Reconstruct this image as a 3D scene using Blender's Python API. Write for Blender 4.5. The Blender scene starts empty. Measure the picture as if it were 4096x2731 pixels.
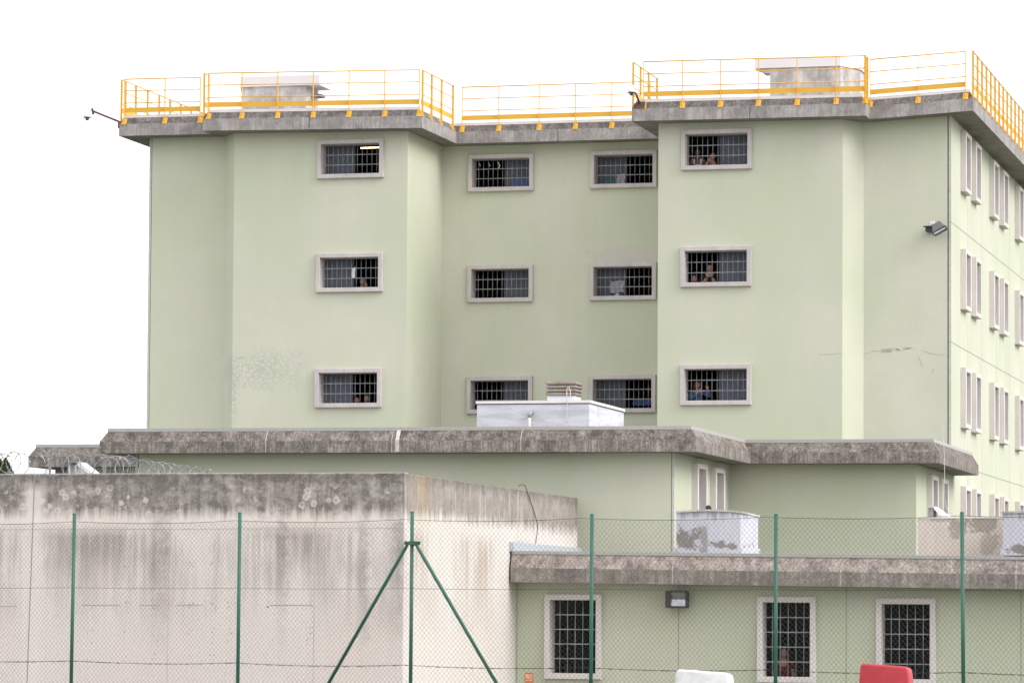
import bpy, bmesh, math, random
from mathutils import Vector, Matrix
random.seed(7)
S = bpy.context.scene
COL = S.collection
V = Vector

# ------------------------------------------------------------------ camera
CAMZ = 1.6
F, PPX, PPY = 14660.0, 2048.0, 1699.0           # calibration in pixels of the 4096 px photograph
_y = V((5808 - PPX, -(2493 - PPY), -F)).normalized()
_z = V((3740 - PPX, 293000 + PPY, -F)); _z = (_z - _y * _z.dot(_y)).normalized()
_x = _y.cross(_z)
C2W = Matrix((_x, _y, _z))                      # camera -> world rotation
cam_d = bpy.data.cameras.new('camera'); cam = bpy.data.objects.new('camera', cam_d); COL.objects.link(cam)
cam.matrix_world = Matrix.Translation((0, 0, CAMZ)) @ C2W.to_4x4()
cam_d.sensor_width = 36; cam_d.sensor_fit = 'HORIZONTAL'
cam_d.lens = F / 4096 * 36; cam_d.shift_y = (PPY - 1365.5) / 4096
cam_d.clip_start = 0.5; cam_d.clip_end = 5000
cam_d.dof.use_dof = True; cam_d.dof.focus_distance = 95; cam_d.dof.aperture_fstop = 11
S.camera = cam
S.render.resolution_x, S.render.resolution_y = 1024, 682

# ------------------------------------------------------------------ world, sun, exposure
ELEV, ROT = math.radians(38), math.radians(100)
W = bpy.data.worlds.new("World"); S.world = W; W.use_nodes = True
nt = W.node_tree; nt.nodes.clear()
sky = nt.nodes.new('ShaderNodeTexSky'); sky.sky_type = 'NISHITA'; sky.sun_disc = False
sky.sun_elevation = ELEV; sky.sun_rotation = ROT; sky.air_density = 1.0; sky.dust_density = 6.0; sky.ozone_density = 1.0
hs = nt.nodes.new('ShaderNodeHueSaturation'); hs.inputs['Saturation'].default_value = 0.06
mx = nt.nodes.new('ShaderNodeMixRGB'); mx.inputs[0].default_value = 0.72; mx.inputs[2].default_value = (10.0, 10.05, 10.3, 1)
bg = nt.nodes.new('ShaderNodeBackground'); bg.inputs['Strength'].default_value = 0.11
wo = nt.nodes.new('ShaderNodeOutputWorld')
nt.links.new(sky.outputs[0], hs.inputs['Color']); nt.links.new(hs.outputs[0], mx.inputs[1])
nt.links.new(mx.outputs[0], bg.inputs[0]); nt.links.new(bg.outputs[0], wo.inputs[0])
sd = bpy.data.lights.new('sun', 'SUN'); sd.energy = 1.05; sd.angle = math.radians(35); sd.color = (1.0, 0.97, 0.93)
sun = bpy.data.objects.new('sun', sd); COL.objects.link(sun)
# sky rotation is measured from +Y towards +X
sdir = V((math.sin(ROT) * math.cos(ELEV), math.cos(ROT) * math.cos(ELEV), math.sin(ELEV)))
sun.rotation_euler = sdir.to_track_quat('Z', 'Y').to_euler()
sun.location = sdir * 200
S.view_settings.view_transform = 'Standard'; S.view_settings.look = 'None'
S.view_settings.gamma = 1; S.view_settings.use_curve_mapping = False
S.view_settings.exposure = 0.72

# ------------------------------------------------------------------ pixel -> world
def ray(px, py): return C2W @ V((px - PPX, -(py - PPY), -F))
O = V((0, 0, CAMZ))
def PY(px, py, Y): d = ray(px, py); return O + d * (Y / d.y)
def PX(px, py, X): d = ray(px, py); return O + d * (X / d.x)
def proj(p):
    c = C2W.transposed() @ (V(p) - O); return (PPX + F * c.x / -c.z, PPY - F * c.y / -c.z)

# ------------------------------------------------------------------ materials
def lin(c):
    return tuple(((v / 255) / 12.92 if v / 255 <= .04045 else ((v / 255 + .055) / 1.055) ** 2.4) for v in c)
class N:
    def __init__(s, name, rough=.85, spec=.3, metal=0):
        s.m = bpy.data.materials.new(name); s.m.use_nodes = True; s.t = s.m.node_tree
        s.b = s.t.nodes['Principled BSDF']; s.b.inputs['Roughness'].default_value = rough
        s.b.inputs['Specular IOR Level'].default_value = spec; s.b.inputs['Metallic'].default_value = metal
        s.pos = s.t.nodes.new('ShaderNodeNewGeometry').outputs['Position']
    def n(s, ty): return s.t.nodes.new(ty)
    def l(s, a, b): s.t.links.new(a, b)
    def mapping(s, scale, loc=(0, 0, 0)):
        m = s.n('ShaderNodeMapping'); m.inputs['Scale'].default_value = scale; m.inputs['Location'].default_value = loc
        s.l(s.pos, m.inputs[0]); return m.outputs[0]
    def noise(s, scale=(1, 1, 1), detail=5, rough=.6, loc=(0, 0, 0)):
        t = s.n('ShaderNodeTexNoise'); t.inputs['Scale'].default_value = 1; t.inputs['Detail'].default_value = detail
        t.inputs['Roughness'].default_value = rough; s.l(s.mapping(scale, loc), t.inputs['Vector']); return t.outputs['Fac']
    def ramp(s, fac, stops, interp='LINEAR'):
        r = s.n('ShaderNodeValToRGB'); r.color_ramp.interpolation = interp
        e = r.color_ramp.elements
        while len(e) < len(stops): e.new(.5)
        for i, (p, c) in enumerate(stops):
            e[i].position = p; e[i].color = (c, c, c, 1) if isinstance(c, (int, float)) else (*c, 1)
        s.l(fac, r.inputs[0]); return r.outputs[0]
    def mix(s, fac, a, b, mode='MIX'):
        m = s.n('ShaderNodeMixRGB'); m.blend_type = mode
        for i, x in ((0, fac), (1, a), (2, b)):
            if isinstance(x, (int, float)): m.inputs[i].default_value = x if i == 0 else (x, x, x, 1)
            elif isinstance(x, tuple): m.inputs[i].default_value = (*x, 1)
            else: s.l(x, m.inputs[i])
        return m.outputs[0]
    def math(s, op, a, b=0.0, c=None):
        m = s.n('ShaderNodeMath'); m.operation = op
        for i, x in enumerate((a, b) if c is None else (a, b, c)):
            if isinstance(x, (int, float)): m.inputs[i].default_value = x
            else: s.l(x, m.inputs[i])
        return m.outputs[0]
    def z(s):
        x = s.n('ShaderNodeSeparateXYZ'); s.l(s.pos, x.inputs[0]); return x.outputs
    def maprange(s, v, a, b, c=0.0, d=1.0):
        m = s.n('ShaderNodeMapRange'); m.inputs[1].default_value = a; m.inputs[2].default_value = b
        m.inputs[3].default_value = c; m.inputs[4].default_value = d; s.l(v, m.inputs[0]); return m.outputs[0]
    def color(s, c):
        if isinstance(c, tuple): s.b.inputs['Base Color'].default_value = (*c, 1)
        else: s.l(c, s.b.inputs['Base Color'])
    def bump(s, h, dist=.01, strength=.5):
        b = s.n('ShaderNodeBump'); b.inputs['Distance'].default_value = dist; b.inputs['Strength'].default_value = strength
        s.l(h, b.inputs['Height']); s.l(b.outputs[0], s.b.inputs['Normal'])
MAT = {}
def simple(name, c, rough=.6, spec=.4, metal=0, var=.12, sc=8):
    m = N(name, rough, spec, metal)
    if var: m.color(m.mix(m.ramp(m.noise((sc, sc, sc), 4), [(.3, 0.0), (.7, 1.0)]), tuple(v * (1 - var) for v in c), tuple(min(1, v * (1 + var)) for v in c)))
    else: m.color(c)
    MAT[name] = m.m; return m.m
YF = 104.0; YF2 = YF + .75                      # tower front planes
def ret(px0, Y0, px1, py=1000): return PX(px1, py, PY(px0, py, Y0).x).y      # depth reached by a wall running straight back
YR = ret(1628, YF, 1768)                        # recess
M1Y = 90.0
for _ in range(40):                             # lower wing planes: its last return must end at the tower front
    M2Y = ret(2697, M1Y, 2917, 1850); M1Y += (YF2 + .2 - ret(3665, M2Y, 3811, 1850)) * .5
M0Y = M2Y + .9
CWY = 74.2; LBY = ret(1620, CWY, 2065, 2300)
print('PLANES', YR, M1Y, M2Y, LBY)
XM1R = PY(2697, 1850, M1Y).x; XM2R = PY(3665, 1850, M2Y).x
XT_R = PY(3793, 1000, YF2).x; XT_L = PY(594, 1000, YF2).x
XCW = PY(1620, 1890, CWY).x

def plaster(name, base, stains=()):
    m = N(name, .9, .2)
    big = m.ramp(m.noise((.35, .35, .25), 3, .5), [(.35, 0.0), (.65, 1.0)])
    a = m.mix(big, tuple(v * k for v, k in zip(base, (.93, .96, .90))), tuple(v * k for v, k in zip(base, (1.06, 1.03, 1.08))))
    pa = m.ramp(m.noise((1.1, 1.1, 1.4), 5, .6, (11, 3, 5)), [(.40, 0.0), (.62, 1.0)]); a = m.mix(m.math('MULTIPLY', pa, .35), a, tuple(v * k for v, k in zip(base, (.96, .95, 1.0))))
    st = m.ramp(m.noise((3.0, 3.0, .25), 4, .6), [(.45, 0.0), (.8, 1.0)])
    a = m.mix(m.math('MULTIPLY', st, .09), a, tuple(v * .72 for v in base))
    fine = m.noise((22, 22, 22), 3, .7)
    a = m.mix(m.math('MULTIPLY', m.ramp(fine, [(.35, 1.0), (.6, 0.0)]), .10), a, tuple(v * .7 for v in base))
    o = m.z()
    for (cx, cz, rx, rz, col, mode, amt) in stains:
        dx = m.math('DIVIDE', m.math('SUBTRACT', o[0], cx), rx); dz = m.math('DIVIDE', m.math('SUBTRACT', o[2], cz), rz)
        d = m.math('SQRT', m.math('ADD', m.math('MULTIPLY', dx, dx), m.math('MULTIPLY', dz, dz)))
        d = m.math('ADD', d, m.math('MULTIPLY', m.math('SUBTRACT', m.noise((2.2, 2.2, 2.2), 5, .7, (cx, 0, cz)), .5), 1.7))
        mask = m.maprange(d, 1.0, .82 if mode == 'patch' else .3)
        if mode == 'peel':
            vo = m.n('ShaderNodeTexVoronoi'); vo.feature = 'DISTANCE_TO_EDGE'; vo.inputs['Scale'].default_value = 1
            wob = m.n('ShaderNodeVectorMath'); wob.operation = 'MULTIPLY_ADD'
            tn = m.n('ShaderNodeTexNoise'); tn.inputs['Scale'].default_value = 2.5; m.l(m.pos, tn.inputs['Vector'])
            m.l(tn.outputs['Color'], wob.inputs[0]); wob.inputs[1].default_value = (1.6, 1.6, 1.6); m.l(m.mapping((8, 8, 8)), wob.inputs[2])
            m.l(wob.outputs[0], vo.inputs['Vector'])
            mask = m.math('MULTIPLY', mask, m.ramp(vo.outputs['Distance'], [(.06, 1.0), (.16, 0.0)]))
        a = m.mix(m.math('MULTIPLY', mask, amt), a, col)
    m.color(a); m.bump(m.noise((30, 30, 30), 4, .7), .006, .35); MAT[name] = m.m
GREEN = (.59, .608, .483)
def wp(px, py, Y): p = PY(px, py, Y); return p.x, p.z
pe = wp(960, 1500, YF); pw = wp(2490, 1022, YR); pc = wp(3620, 1396, YF2); pw2 = wp(2460, 966, YR)
plaster('plaster_tower', GREEN, [
    (pe[0] + .7, pe[1] + .15, 1.9, .75, (.36, .38, .34), 'peel', .42), (pe[0] - .25, pe[1] - .4, .3, 1.3, (.36, .38, .34), 'peel', .5),
    (pw[0] + .1, pw[1], 1.25, .30, (.56, .52, .49), 'patch', .75),
    (pw2[0], pw2[1], .4, .07, (.60, .58, .55), 'patch', .4)])
plaster('plaster_wing', tuple(v * .97 for v in GREEN))
plaster('plaster_annexe', tuple(v * .96 for v in GREEN))
simple('groove', (.11, .115, .10), .9, .1); simple('groove_soft', (.32, .33, .29), .9, .1)
simple('corner_edge', (.52, .53, .48), .9, .2)

def concrete(name, light, dark, scale=1.0, speck=.5, streak=.5, zband=None):
    m = N(name, .95, .15)
    n1 = m.noise((1.6 * scale, 1.6 * scale, 1.2 * scale), 6, .72)
    a = m.mix(m.ramp(n1, [(.36, 0.0), (.62, 1.0)]), dark, light)
    n2 = m.noise((9 * scale, 9 * scale, .7 * scale), 5, .65)
    a = m.mix(m.math('MULTIPLY', m.ramp(n2, [(.42, 1.0), (.6, 0.0)]), streak), a, tuple(v * .75 for v in dark))
    n3 = m.noise((26, 26, 20), 5, .8)
    a = m.mix(m.math('MULTIPLY', m.ramp(n3, [(.58, 0.0), (.68, 1.0)]), speck), a, tuple(min(1, v * 1.7) for v in light))
    a = m.mix(m.math('MULTIPLY', m.ramp(m.noise((20, 20, 26), 4, .8, (5, 5, 5)), [(.36, 1.0), (.46, 0.0)]), speck), a, tuple(v * .5 for v in dark))
    m.color(a); m.bump(m.noise((24, 24, 24), 5, .8), .012, .5); MAT[name] = m.m
concrete('fascia_tower', (.50, .465, .455), (.27, .25, .245), 1.6, .45, .4); concrete('fascia_tower_top', (.30, .27, .26), (.12, .105, .10), 2.2, 1.0, .5)
concrete('fascia_wing', (.42, .38, .35), (.16, .14, .128), 2.0, 1.0, .6); concrete('fascia_wing_top', (.36, .315, .285), (.105, .087, .076), 1.9, 1.0, .5)
concrete('fascia_annexe', (.40, .355, .325), (.19, .17, .158), 1.6, .7, .5); concrete('fascia_annexe_top', (.56, .48, .44), (.20, .165, .15), 2.0, 1.0, .35)
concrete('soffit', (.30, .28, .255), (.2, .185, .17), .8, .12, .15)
concrete('frame_concrete', (.62, .575, .56), (.52, .48, .47), 1.0, .12, .2)
concrete('frame_side', (.74, .69, .67), (.66, .615, .60), 1.0, .06, .12)
concrete('roof_gravel', (.3, .29, .28), (.2, .19, .18), 1.0, .3, .0)
simple('coping', (.80, .755, .745), .5, .5, 0, .06)
simple('coping_grey', (.42, .41, .40), .45, .5, 0, .08)
m = N('yellow', .5, .45); m.color(m.mix(m.ramp(m.noise((7, 7, 7), 6, .75), [(.60, 0.0), (.72, .55)]), m.mix(m.noise((1.5, 1.5, 1.5), 3), (.84, .45, .04), (.74, .42, .06)), (.46, .25, .07))); MAT['yellow'] = m.m
simple('bar_steel', (.30, .31, .32), .55, .5, .2, .35, 9)
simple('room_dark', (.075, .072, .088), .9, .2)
simple('shutter', (.09, .10, .13), .6, .4, 0, .15, 3)
simple('shutter_edge', (.10, .10, .125), .6, .4)
simple('white_paint', (.72, .72, .76), .7, .3)

# ------------------------------------------------------------------ mesh helper
class MB:
    def __init__(s): s.v = []; s.f = []; s.mi = []; s.sm = []
    def add(s, vs, fs, mi=0, smooth=False):
        b = len(s.v); s.v += [tuple(p) for p in vs]
        for f in fs: s.f.append(tuple(i + b for i in f)); s.mi.append(mi); s.sm.append(smooth)
    def box(s, x0, x1, y0, y1, z0, z1, mi=0):
        s.add([(x0, y0, z0), (x1, y0, z0), (x1, y1, z0), (x0, y1, z0), (x0, y0, z1), (x1, y0, z1), (x1, y1, z1), (x0, y1, z1)],
              [(0, 3, 2, 1), (4, 5, 6, 7), (0, 1, 5, 4), (1, 2, 6, 5), (2, 3, 7, 6), (3, 0, 4, 7)], mi)
    def bevbox(s, x0, x1, y0, y1, z0, z1, b, mi=0):
        bm = bmesh.new(); bmesh.ops.create_cube(bm, size=1)
        for v in bm.verts: v.co = V((x0 + (v.co.x + .5) * (x1 - x0), y0 + (v.co.y + .5) * (y1 - y0), z0 + (v.co.z + .5) * (z1 - z0)))
        bmesh.ops.bevel(bm, geom=bm.edges[:] + bm.verts[:], offset=b, segments=3, profile=.5, affect='EDGES')
        bm.verts.index_update(); s.add([v.co[:] for v in bm.verts], [[v.index for v in f.verts] for f in bm.faces], mi, True); bm.free()
    def quad(s, a, b, c, d, mi=0): s.add([a, b, c, d], [(0, 1, 2, 3)], mi)
    def bar(s, a, b, w, h, up=(0, 0, 1), mi=0):      # rectangular bar: w across, h along 'up'
        a, b = V(a), V(b); d = (b - a).normalized(); u = V(up); r = d.cross(u)
        if r.length < 1e-6: r = d.cross(V((1, 0, 0)))
        r.normalize(); u = r.cross(d).normalized(); r *= w / 2; u *= h / 2
        s.add([a - r - u, a + r - u, a + r + u, a - r + u, b - r - u, b + r - u, b + r + u, b - r + u],
              [(0, 1, 2, 3), (7, 6, 5, 4), (0, 4, 5, 1), (1, 5, 6, 2), (2, 6, 7, 3), (3, 7, 4, 0)], mi)
    def tube(s, pts, r, n=8, mi=0, caps=True, smooth=True):
        pts = [V(p) for p in pts]; R = r if isinstance(r, (list, tuple)) else [r] * len(pts); vs = []
        prev = None
        for i, p in enumerate(pts):
            d = (pts[min(i + 1, len(pts) - 1)] - pts[max(i - 1, 0)])
            if d.length < 1e-9: d = V((0, 0, 1))
            d.normalize()
            if prev is None: u = d.cross(V((0, 1, 0)) if abs(d.y) < .9 else V((1, 0, 0))).normalized()
            else: u = (prev - d * prev.dot(d)).normalized()
            prev = u; w = d.cross(u)
            for k in range(n):
                a = 2 * math.pi * k / n; vs.append(p + (u * math.cos(a) + w * math.sin(a)) * R[i])
        fs = [(i * n + k, i * n + (k + 1) % n, (i + 1) * n + (k + 1) % n, (i + 1) * n + k) for i in range(len(pts) - 1) for k in range(n)]
        if caps: fs += [tuple(range(n))[::-1], tuple(range((len(pts) - 1) * n, len(pts) * n))]
        s.add(vs, fs, mi, smooth)
    def lathe(s, c, prof, n=20, mi=0, axis='Z'):
        vs = []; 
        for (r, h) in prof:
            for k in range(n):
                a = 2 * math.pi * k / n; q = (r * math.cos(a), r * math.sin(a), h)
                if axis == 'Y': q = (q[0], q[2], q[1])
                vs.append((c[0] + q[0], c[1] + q[1], c[2] + q[2]))
        fs = [(i * n + k, i * n + (k + 1) % n, (i + 1) * n + (k + 1) % n, (i + 1) * n + k) for i in range(len(prof) - 1) for k in range(n)]
        fs += [tuple(range(n))[::-1], tuple(range((len(prof) - 1) * n, len(prof) * n))]
        s.add(vs, fs, mi, True)
    def ball(s, c, rx, ry, rz, n=14, mi=0, rot=None):
        vs = []; m = n // 2
        for i in range(m + 1):
            t = math.pi * i / m
            for k in range(n):
                a = 2 * math.pi * k / n; q = V((rx * math.sin(t) * math.cos(a), ry * math.sin(t) * math.sin(a), rz * math.cos(t)))
                if rot: q = rot @ q
                vs.append(V(c) + q)
        s.add(vs, [(i * n + k, i * n + (k + 1) % n, (i + 1) * n + (k + 1) % n, (i + 1) * n + k) for i in range(m) for k in range(n)], mi, True)
    def prism(s, poly, z0, z1, mi=0):                # poly: list of (x, y)
        n = len(poly); zz = z1 if isinstance(z1, (list, tuple)) else [z1] * n
        vs = [(x, y, z0) for x, y in poly] + [(x, y, zz[i]) for i, (x, y) in enumerate(poly)]
        s.add(vs, [tuple(range(n))[::-1], tuple(range(n, 2 * n))] + [(i, (i + 1) % n, (i + 1) % n + n, i + n) for i in range(n)], mi)
    def obj(s, name, mats, parent=None, loc=None, bevel=0):
        """link as one object. geometry is given in world coordinates unless loc is None and parent is None"""
        off = V(loc) if loc is not None else (V(parent['wl']) if parent is not None and 'wl' in parent else V((0, 0, 0)))
        me = bpy.data.meshes.new(name)
        me.from_pydata([(p[0] - off.x, p[1] - off.y, p[2] - off.z) for p in s.v], [], s.f)
        for mt in (mats if isinstance(mats, (list, tuple)) else [mats]): me.materials.append(MAT[mt] if isinstance(mt, str) else mt)
        me.polygons.foreach_set('material_index', s.mi); me.polygons.foreach_set('use_smooth', s.sm); me.update()
        bm = bmesh.new(); bm.from_mesh(me); bmesh.ops.recalc_face_normals(bm, faces=bm.faces); bm.to_mesh(me); bm.free()
        o = bpy.data.objects.new(name, me); COL.objects.link(o)
        if loc is not None: o.location = loc
        if parent is not None: o.parent = parent
        if bevel:
            b = o.modifiers.new('bevel', 'BEVEL'); b.width = bevel; b.segments = 2; b.limit_method = 'ANGLE'
        return o
def tag(o, label=None, cat=None, group=None, kind=None):
    if label: o['label'] = label
    if cat: o['category'] = cat
    if group: o['group'] = group
    if kind: o['kind'] = kind
    return o
def thing(name, loc, label, cat, group=None):
    o = bpy.data.objects.new(name, None); COL.objects.link(o); o.location = loc; o.empty_display_size = .3
    o['wl'] = tuple(loc); return tag(o, label, cat, group)
def copy_tree(o, parent=None):
    c = o.copy(); COL.objects.link(c); c.parent = parent
    for ch in list(o.children): copy_tree(ch, c)
    return c

def wall_holes(mb, p0, u, L, z0, z1, holes, mi=0, ztop=None):
    """vertical sheet from p0 along u (unit xy) with rectangular holes (a0,a1,b0,b1) in (along, z)"""
    us = sorted({0, L, *[h[0] for h in holes], *[h[1] for h in holes]}); zs = sorted({z0, z1, *[h[2] for h in holes], *[h[3] for h in holes]})
    us = [a for a in us if 0 <= a <= L]; zs = [a for a in zs if z0 <= a <= z1]
    for i in range(len(us) - 1):
        for j in range(len(zs) - 1):
            a, b = (us[i] + us[i + 1]) / 2, (zs[j] + zs[j + 1]) / 2
            if any(h[0] < a < h[1] and h[2] < b < h[3] for h in holes): continue
            P = lambda t, z: (p0[0] + u[0] * t, p0[1] + u[1] * t, z)
            mb.quad(P(us[i], zs[j]), P(us[i + 1], zs[j]), P(us[i + 1], zs[j + 1]), P(us[i], zs[j + 1]), mi)
def sweep(path, prof, mb, mi_of, closed=False):
    """path: [(x,y,z)] outer lower edge, seen from outside left to right; prof: [(out, dz)]; mitred"""
    n = len(path); rings = []
    for i in range(n):
        def nrm(a, b):
            d = V((b[0] - a[0], b[1] - a[1])).normalized(); return V((d.y, -d.x))
        n1 = nrm(path[i - 1], path[i]) if i > 0 else nrm(path[0], path[1])
        n2 = nrm(path[i], path[i + 1]) if i < n - 1 else n1
        b = (n1 + n2); b = b / max(b.dot(n1), .3)
        rings.append([(path[i][0] + b.x * o, path[i][1] + b.y * o, path[i][2] + dz) for o, dz in prof])
    k = len(prof)
    for i in range(n - 1):
        for j in range(k - 1): mb.quad(rings[i][j], rings[i + 1][j], rings[i + 1][j + 1], rings[i][j + 1], mi_of(j))
    return rings

# ------------------------------------------------------------------ windows
def make_window(W_, H_, band, proj_, depth, nv, nh, sash, mat, grille=True, room=True, deep=2.8, sash_part=.5, bar=.016):
    """window in local axes: x along wall, +y inwards, z up; origin at the centre of the opening on the wall plane"""
    f = MB(); w, h = W_ / 2, H_ / 2; iw, ih = w - band, h - band; b = .012
    # frame ring with tiny chamfered outer lip
    y0, y1 = -proj_, .0
    def ring(ow, oh, y): return [(-ow, y, -oh), (ow, y, -oh), (ow, y, oh), (-ow, y, oh)]
    rs = [ring(w, h, y1 + .03), ring(w, h, y0 + b), ring(w - b, h - b, y0), ring(iw + b, ih + b, y0), ring(iw, ih, y0 + b), ring(iw, ih, depth)]
    vs = [p for r in rs for p in r]; fs = [(i * 4 + k, i * 4 + (k + 1) % 4, (i + 1) * 4 + (k + 1) % 4, (i + 1) * 4 + k) for i in range(5) for k in range(4)]
    f.add(vs, fs)
    g = MB(); gy = depth * .38
    if grille:
        for i in range(nv):
            x = -iw + 2 * iw * (i + 1) / (nv + 1); g.tube([(x, gy, -ih), (x, gy, ih)], bar / 2, 6)
        for i in range(nh):
            z = -ih + 2 * ih * (i + 1) / (nh + 1); g.bar((-iw, gy, z), (iw, gy, z), .008, bar * 1.3)
    p = MB()
    x0, x1 = {'L': (-iw, -iw + 2 * iw * sash_part), 'R': (iw - 2 * iw * sash_part, iw), 'F': (-iw, iw)}[sash]
    yy = depth - .03; e = .045
    p.box(x0 + e, x1 - e, yy + .012, yy + .02, -ih + e, ih - e, 0)
    for a in ((x0, x0 + e, -ih, ih), (x1 - e, x1, -ih, ih), (x0 + e, x1 - e, -ih, -ih + e), (x0 + e, x1 - e, ih - e, ih)):
        p.box(a[0], a[1], yy, yy + .03, a[2], a[3], 1)
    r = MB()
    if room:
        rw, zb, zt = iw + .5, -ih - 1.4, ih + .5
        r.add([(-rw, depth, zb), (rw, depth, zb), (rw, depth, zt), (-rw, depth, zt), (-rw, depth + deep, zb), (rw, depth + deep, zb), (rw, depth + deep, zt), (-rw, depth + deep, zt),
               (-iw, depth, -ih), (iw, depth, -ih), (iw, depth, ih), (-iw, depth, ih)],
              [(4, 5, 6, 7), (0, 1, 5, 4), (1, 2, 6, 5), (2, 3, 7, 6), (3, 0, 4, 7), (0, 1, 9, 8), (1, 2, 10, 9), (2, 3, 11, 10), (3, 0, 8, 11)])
    return f, g, p, r, mat, (iw, ih)
WIN = {}
def put_window(key, args, loc, rot, parent, label=None):
    """first call builds the window, later calls copy it and its pieces"""
    if key not in WIN:
        f, g, p, r, mat, inner = make_window(*args)
        o = f.obj('window', mat); kids = []
        if g.v: kids.append(g.obj('grille', 'bar_steel'))
        kids.append(p.obj('sash', ['shutter', 'shutter_edge']))
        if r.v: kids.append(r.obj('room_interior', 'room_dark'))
        for k in kids: k.parent = o
        WIN[key] = (o, inner)
    else:
        o = copy_tree(WIN[key][0])
    o.parent = parent; wl = V(parent['wl']); o.location = V(loc) - wl; o.rotation_euler = (0, 0, rot)
    if label: o['label'] = label
    elif 'label' in o: del o['label']
    return o, WIN[key][1]

# ================================================================== TOWER
GZ = -1.5                                        # ground level at the buildings
tower = thing('prison_building', (XT_L, YF2, GZ), 'tall pale green prison block with barred windows and grey concrete eaves', 'building')
OV = .65
def pz(px, py, Y): return PY(px, py, Y).z
xT1 = PY(475, 544, YF2 - OV).x; xT3 = PY(811, 523, YF - OV).x; xT4 = PY(1688, 512, YF - OV).x
xT7 = PY(2526.5, 485, YF - OV).x; xT8 = PY(3463, 463, YF - OV).x; xT10 = PY(3893, 443, YF2 - OV).x
zs = dict(T1=pz(475, 544.5, YF2 - OV), T3=pz(811, 523.5, YF - OV), T4=pz(1688, 512, YF - OV), T5=pz(1839, 575, YR - OV),
          T7=pz(2526.5, 485, YF - OV), T8=pz(3463, 463, YF - OV), T10=pz(3893, 443, YF2 - OV))
print('EAVE z', {k: round(v, 2) for k, v in zs.items()})
EB = 145                                        # the building runs back to here
zA, zB = zs['T3'], zs['T8']
path = [(xT1, EB, zs['T1']), (xT1, YF2 - OV, zs['T1']), (xT3, YF2 - OV, zs['T3'] + .0), (xT3, YF - OV, zs['T3']), (xT4, YF - OV, zs['T4']),
        (xT4, YR - OV, zs['T5']), (xT7, YR - OV, zs['T5'] * .5 + zs['T7'] * .5), (xT7, YF - OV, zs['T7']), (xT8, YF - OV, zs['T8']), (xT8, YF2 - OV, zs['T8']),
        (xT10, YF2 - OV, zs['T10']), (xT10, EB, zs['T10'])]
prof = [(0, 0), (.0, .36), (-.10, .56), (-.16, .565)]
mb = MB(); rr = sweep(path, prof, mb, lambda j: 0 if j == 0 else 1)
fas = mb.obj('eave', ['fascia_tower', 'fascia_tower_top'], tower)
mb = MB(); rc = sweep(path, [(-.13, .545), (-.105, .56), (-.105, .645), (-.24, .65)], mb, lambda j: 0); mb.obj('coping', 'coping', tower)
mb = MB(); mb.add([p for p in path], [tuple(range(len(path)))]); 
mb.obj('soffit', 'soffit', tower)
mb = MB(); top = [(r[3][0], r[3][1], r[3][2] - .02) for r in rc]; mb.add(top, [tuple(range(len(top)))]); mb.obj('roof', 'roof_gravel', tower)
# vertical joints in the eave
mb = MB()
for (px, Y) in ((1237, YF - OV), (2232, YR - OV), (2999, YF - OV)):
    x = PY(px, 500, Y).x; z = zA if px < 2000 else (zs['T5'] if px < 2500 else zB)
    mb = MB(); mb.box(x - .012, x + .012, Y - .004, Y + .05, z, z + .36); mb.obj('joint', 'groove', tower)

# upper window rectangles: photograph px of centre, plane, sash side
UW, UH = 1.98, 1.165
upw = [('L', 1399, 634.5, YF), ('L', 1394.5, 1089.5, YF), ('L', 1390, 1551, YF),
       ('R', 2001, 690, YR), ('R', 1998.7, 1133, YR), ('R', 1996, 1579, YR),
       ('L', 2492.7, 676, YR), ('L', 2490, 1124.4, YR), ('L', 2487.6, 1574, YR),
       ('R', 2864.5, 597, YF), ('R', 2861.6, 1065, YF), ('R', 2861, 1538, YF)]
wins = []; SZ = {}
for s_, px, py, Y in upw:
    p = PY(px, py, Y - .12); blk = 'L' if px < 1700 else ('M' if px < 2600 else 'R')
    e0, e1 = {'L': (1266, 1532), 'M': (1869, 2131), 'R': (2721.5, 3005)}[blk]; w_ = PY(e1, py, Y - .12).x - PY(e0, py, Y - .12).x
    if px > 2400 and blk == 'M': e0 = None
    h_ = pz(2000, py - 79.5, Y - .12) - pz(2000, py + 79.5, Y - .12)
    if blk == 'M': h_ *= .935
    if blk == 'L': h_ *= .985
    wins.append((s_, p.x, p.z, Y)); SZ.setdefault(blk, (w_, h_)); w_, h_ = SZ[blk]
    o, inner = put_window('up' + blk + s_, (w_, h_, .13, .12, .45, 11, 2, s_, 'frame_concrete'), (p.x, Y, p.z), 0, tower)
IH = inner[1]; print('SIZES', SZ)
def inw(Y, x): return (SZ['M'] if Y == YR else (SZ['L'] if x < -10 else SZ['R']))
XL0 = XT_L + .085
zw0, zw1 = GZ, max(zs.values()) + .12
xc1 = PY(896, 1000, YF2).x; xc2 = PY(934, 1000, YF).x; xc3 = PY(1628, 1000, YF).x; xc4 = PY(2632, 1000, YF).x
xc5 = PY(3370, 1000, YF).x; xc6 = PY(3455, 1000, YF2).x
XR0 = XT_R - .0
def holes(x0, Y):
    r = []
    for s_, x, z, yy in wins:
        if yy == Y and x0 < x: w_, h_ = inw(Y, x); w_ = w_ / 2 - .13; h_ = h_ / 2 - .13; r.append((x - w_ - x0, x + w_ - x0, z - h_, z + h_))
    return r
mb = MB()
def wz(a): return a + .1
def wseg(xa, ya, xb, yb, hl=()):
    d = V((xb - xa, yb - ya)); wall_holes(mb, (xa, ya), d.normalized(), d.length, zw0, zw1, [h for h in hl if h[1] < d.length])
wseg(XL0, YF2, xc1, YF2); wseg(xc1, YF2, xc2, YF); wseg(xc2, YF, xc3, YF, holes(xc2, YF)); wseg(xc3, YF, xc3, YR)
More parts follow.
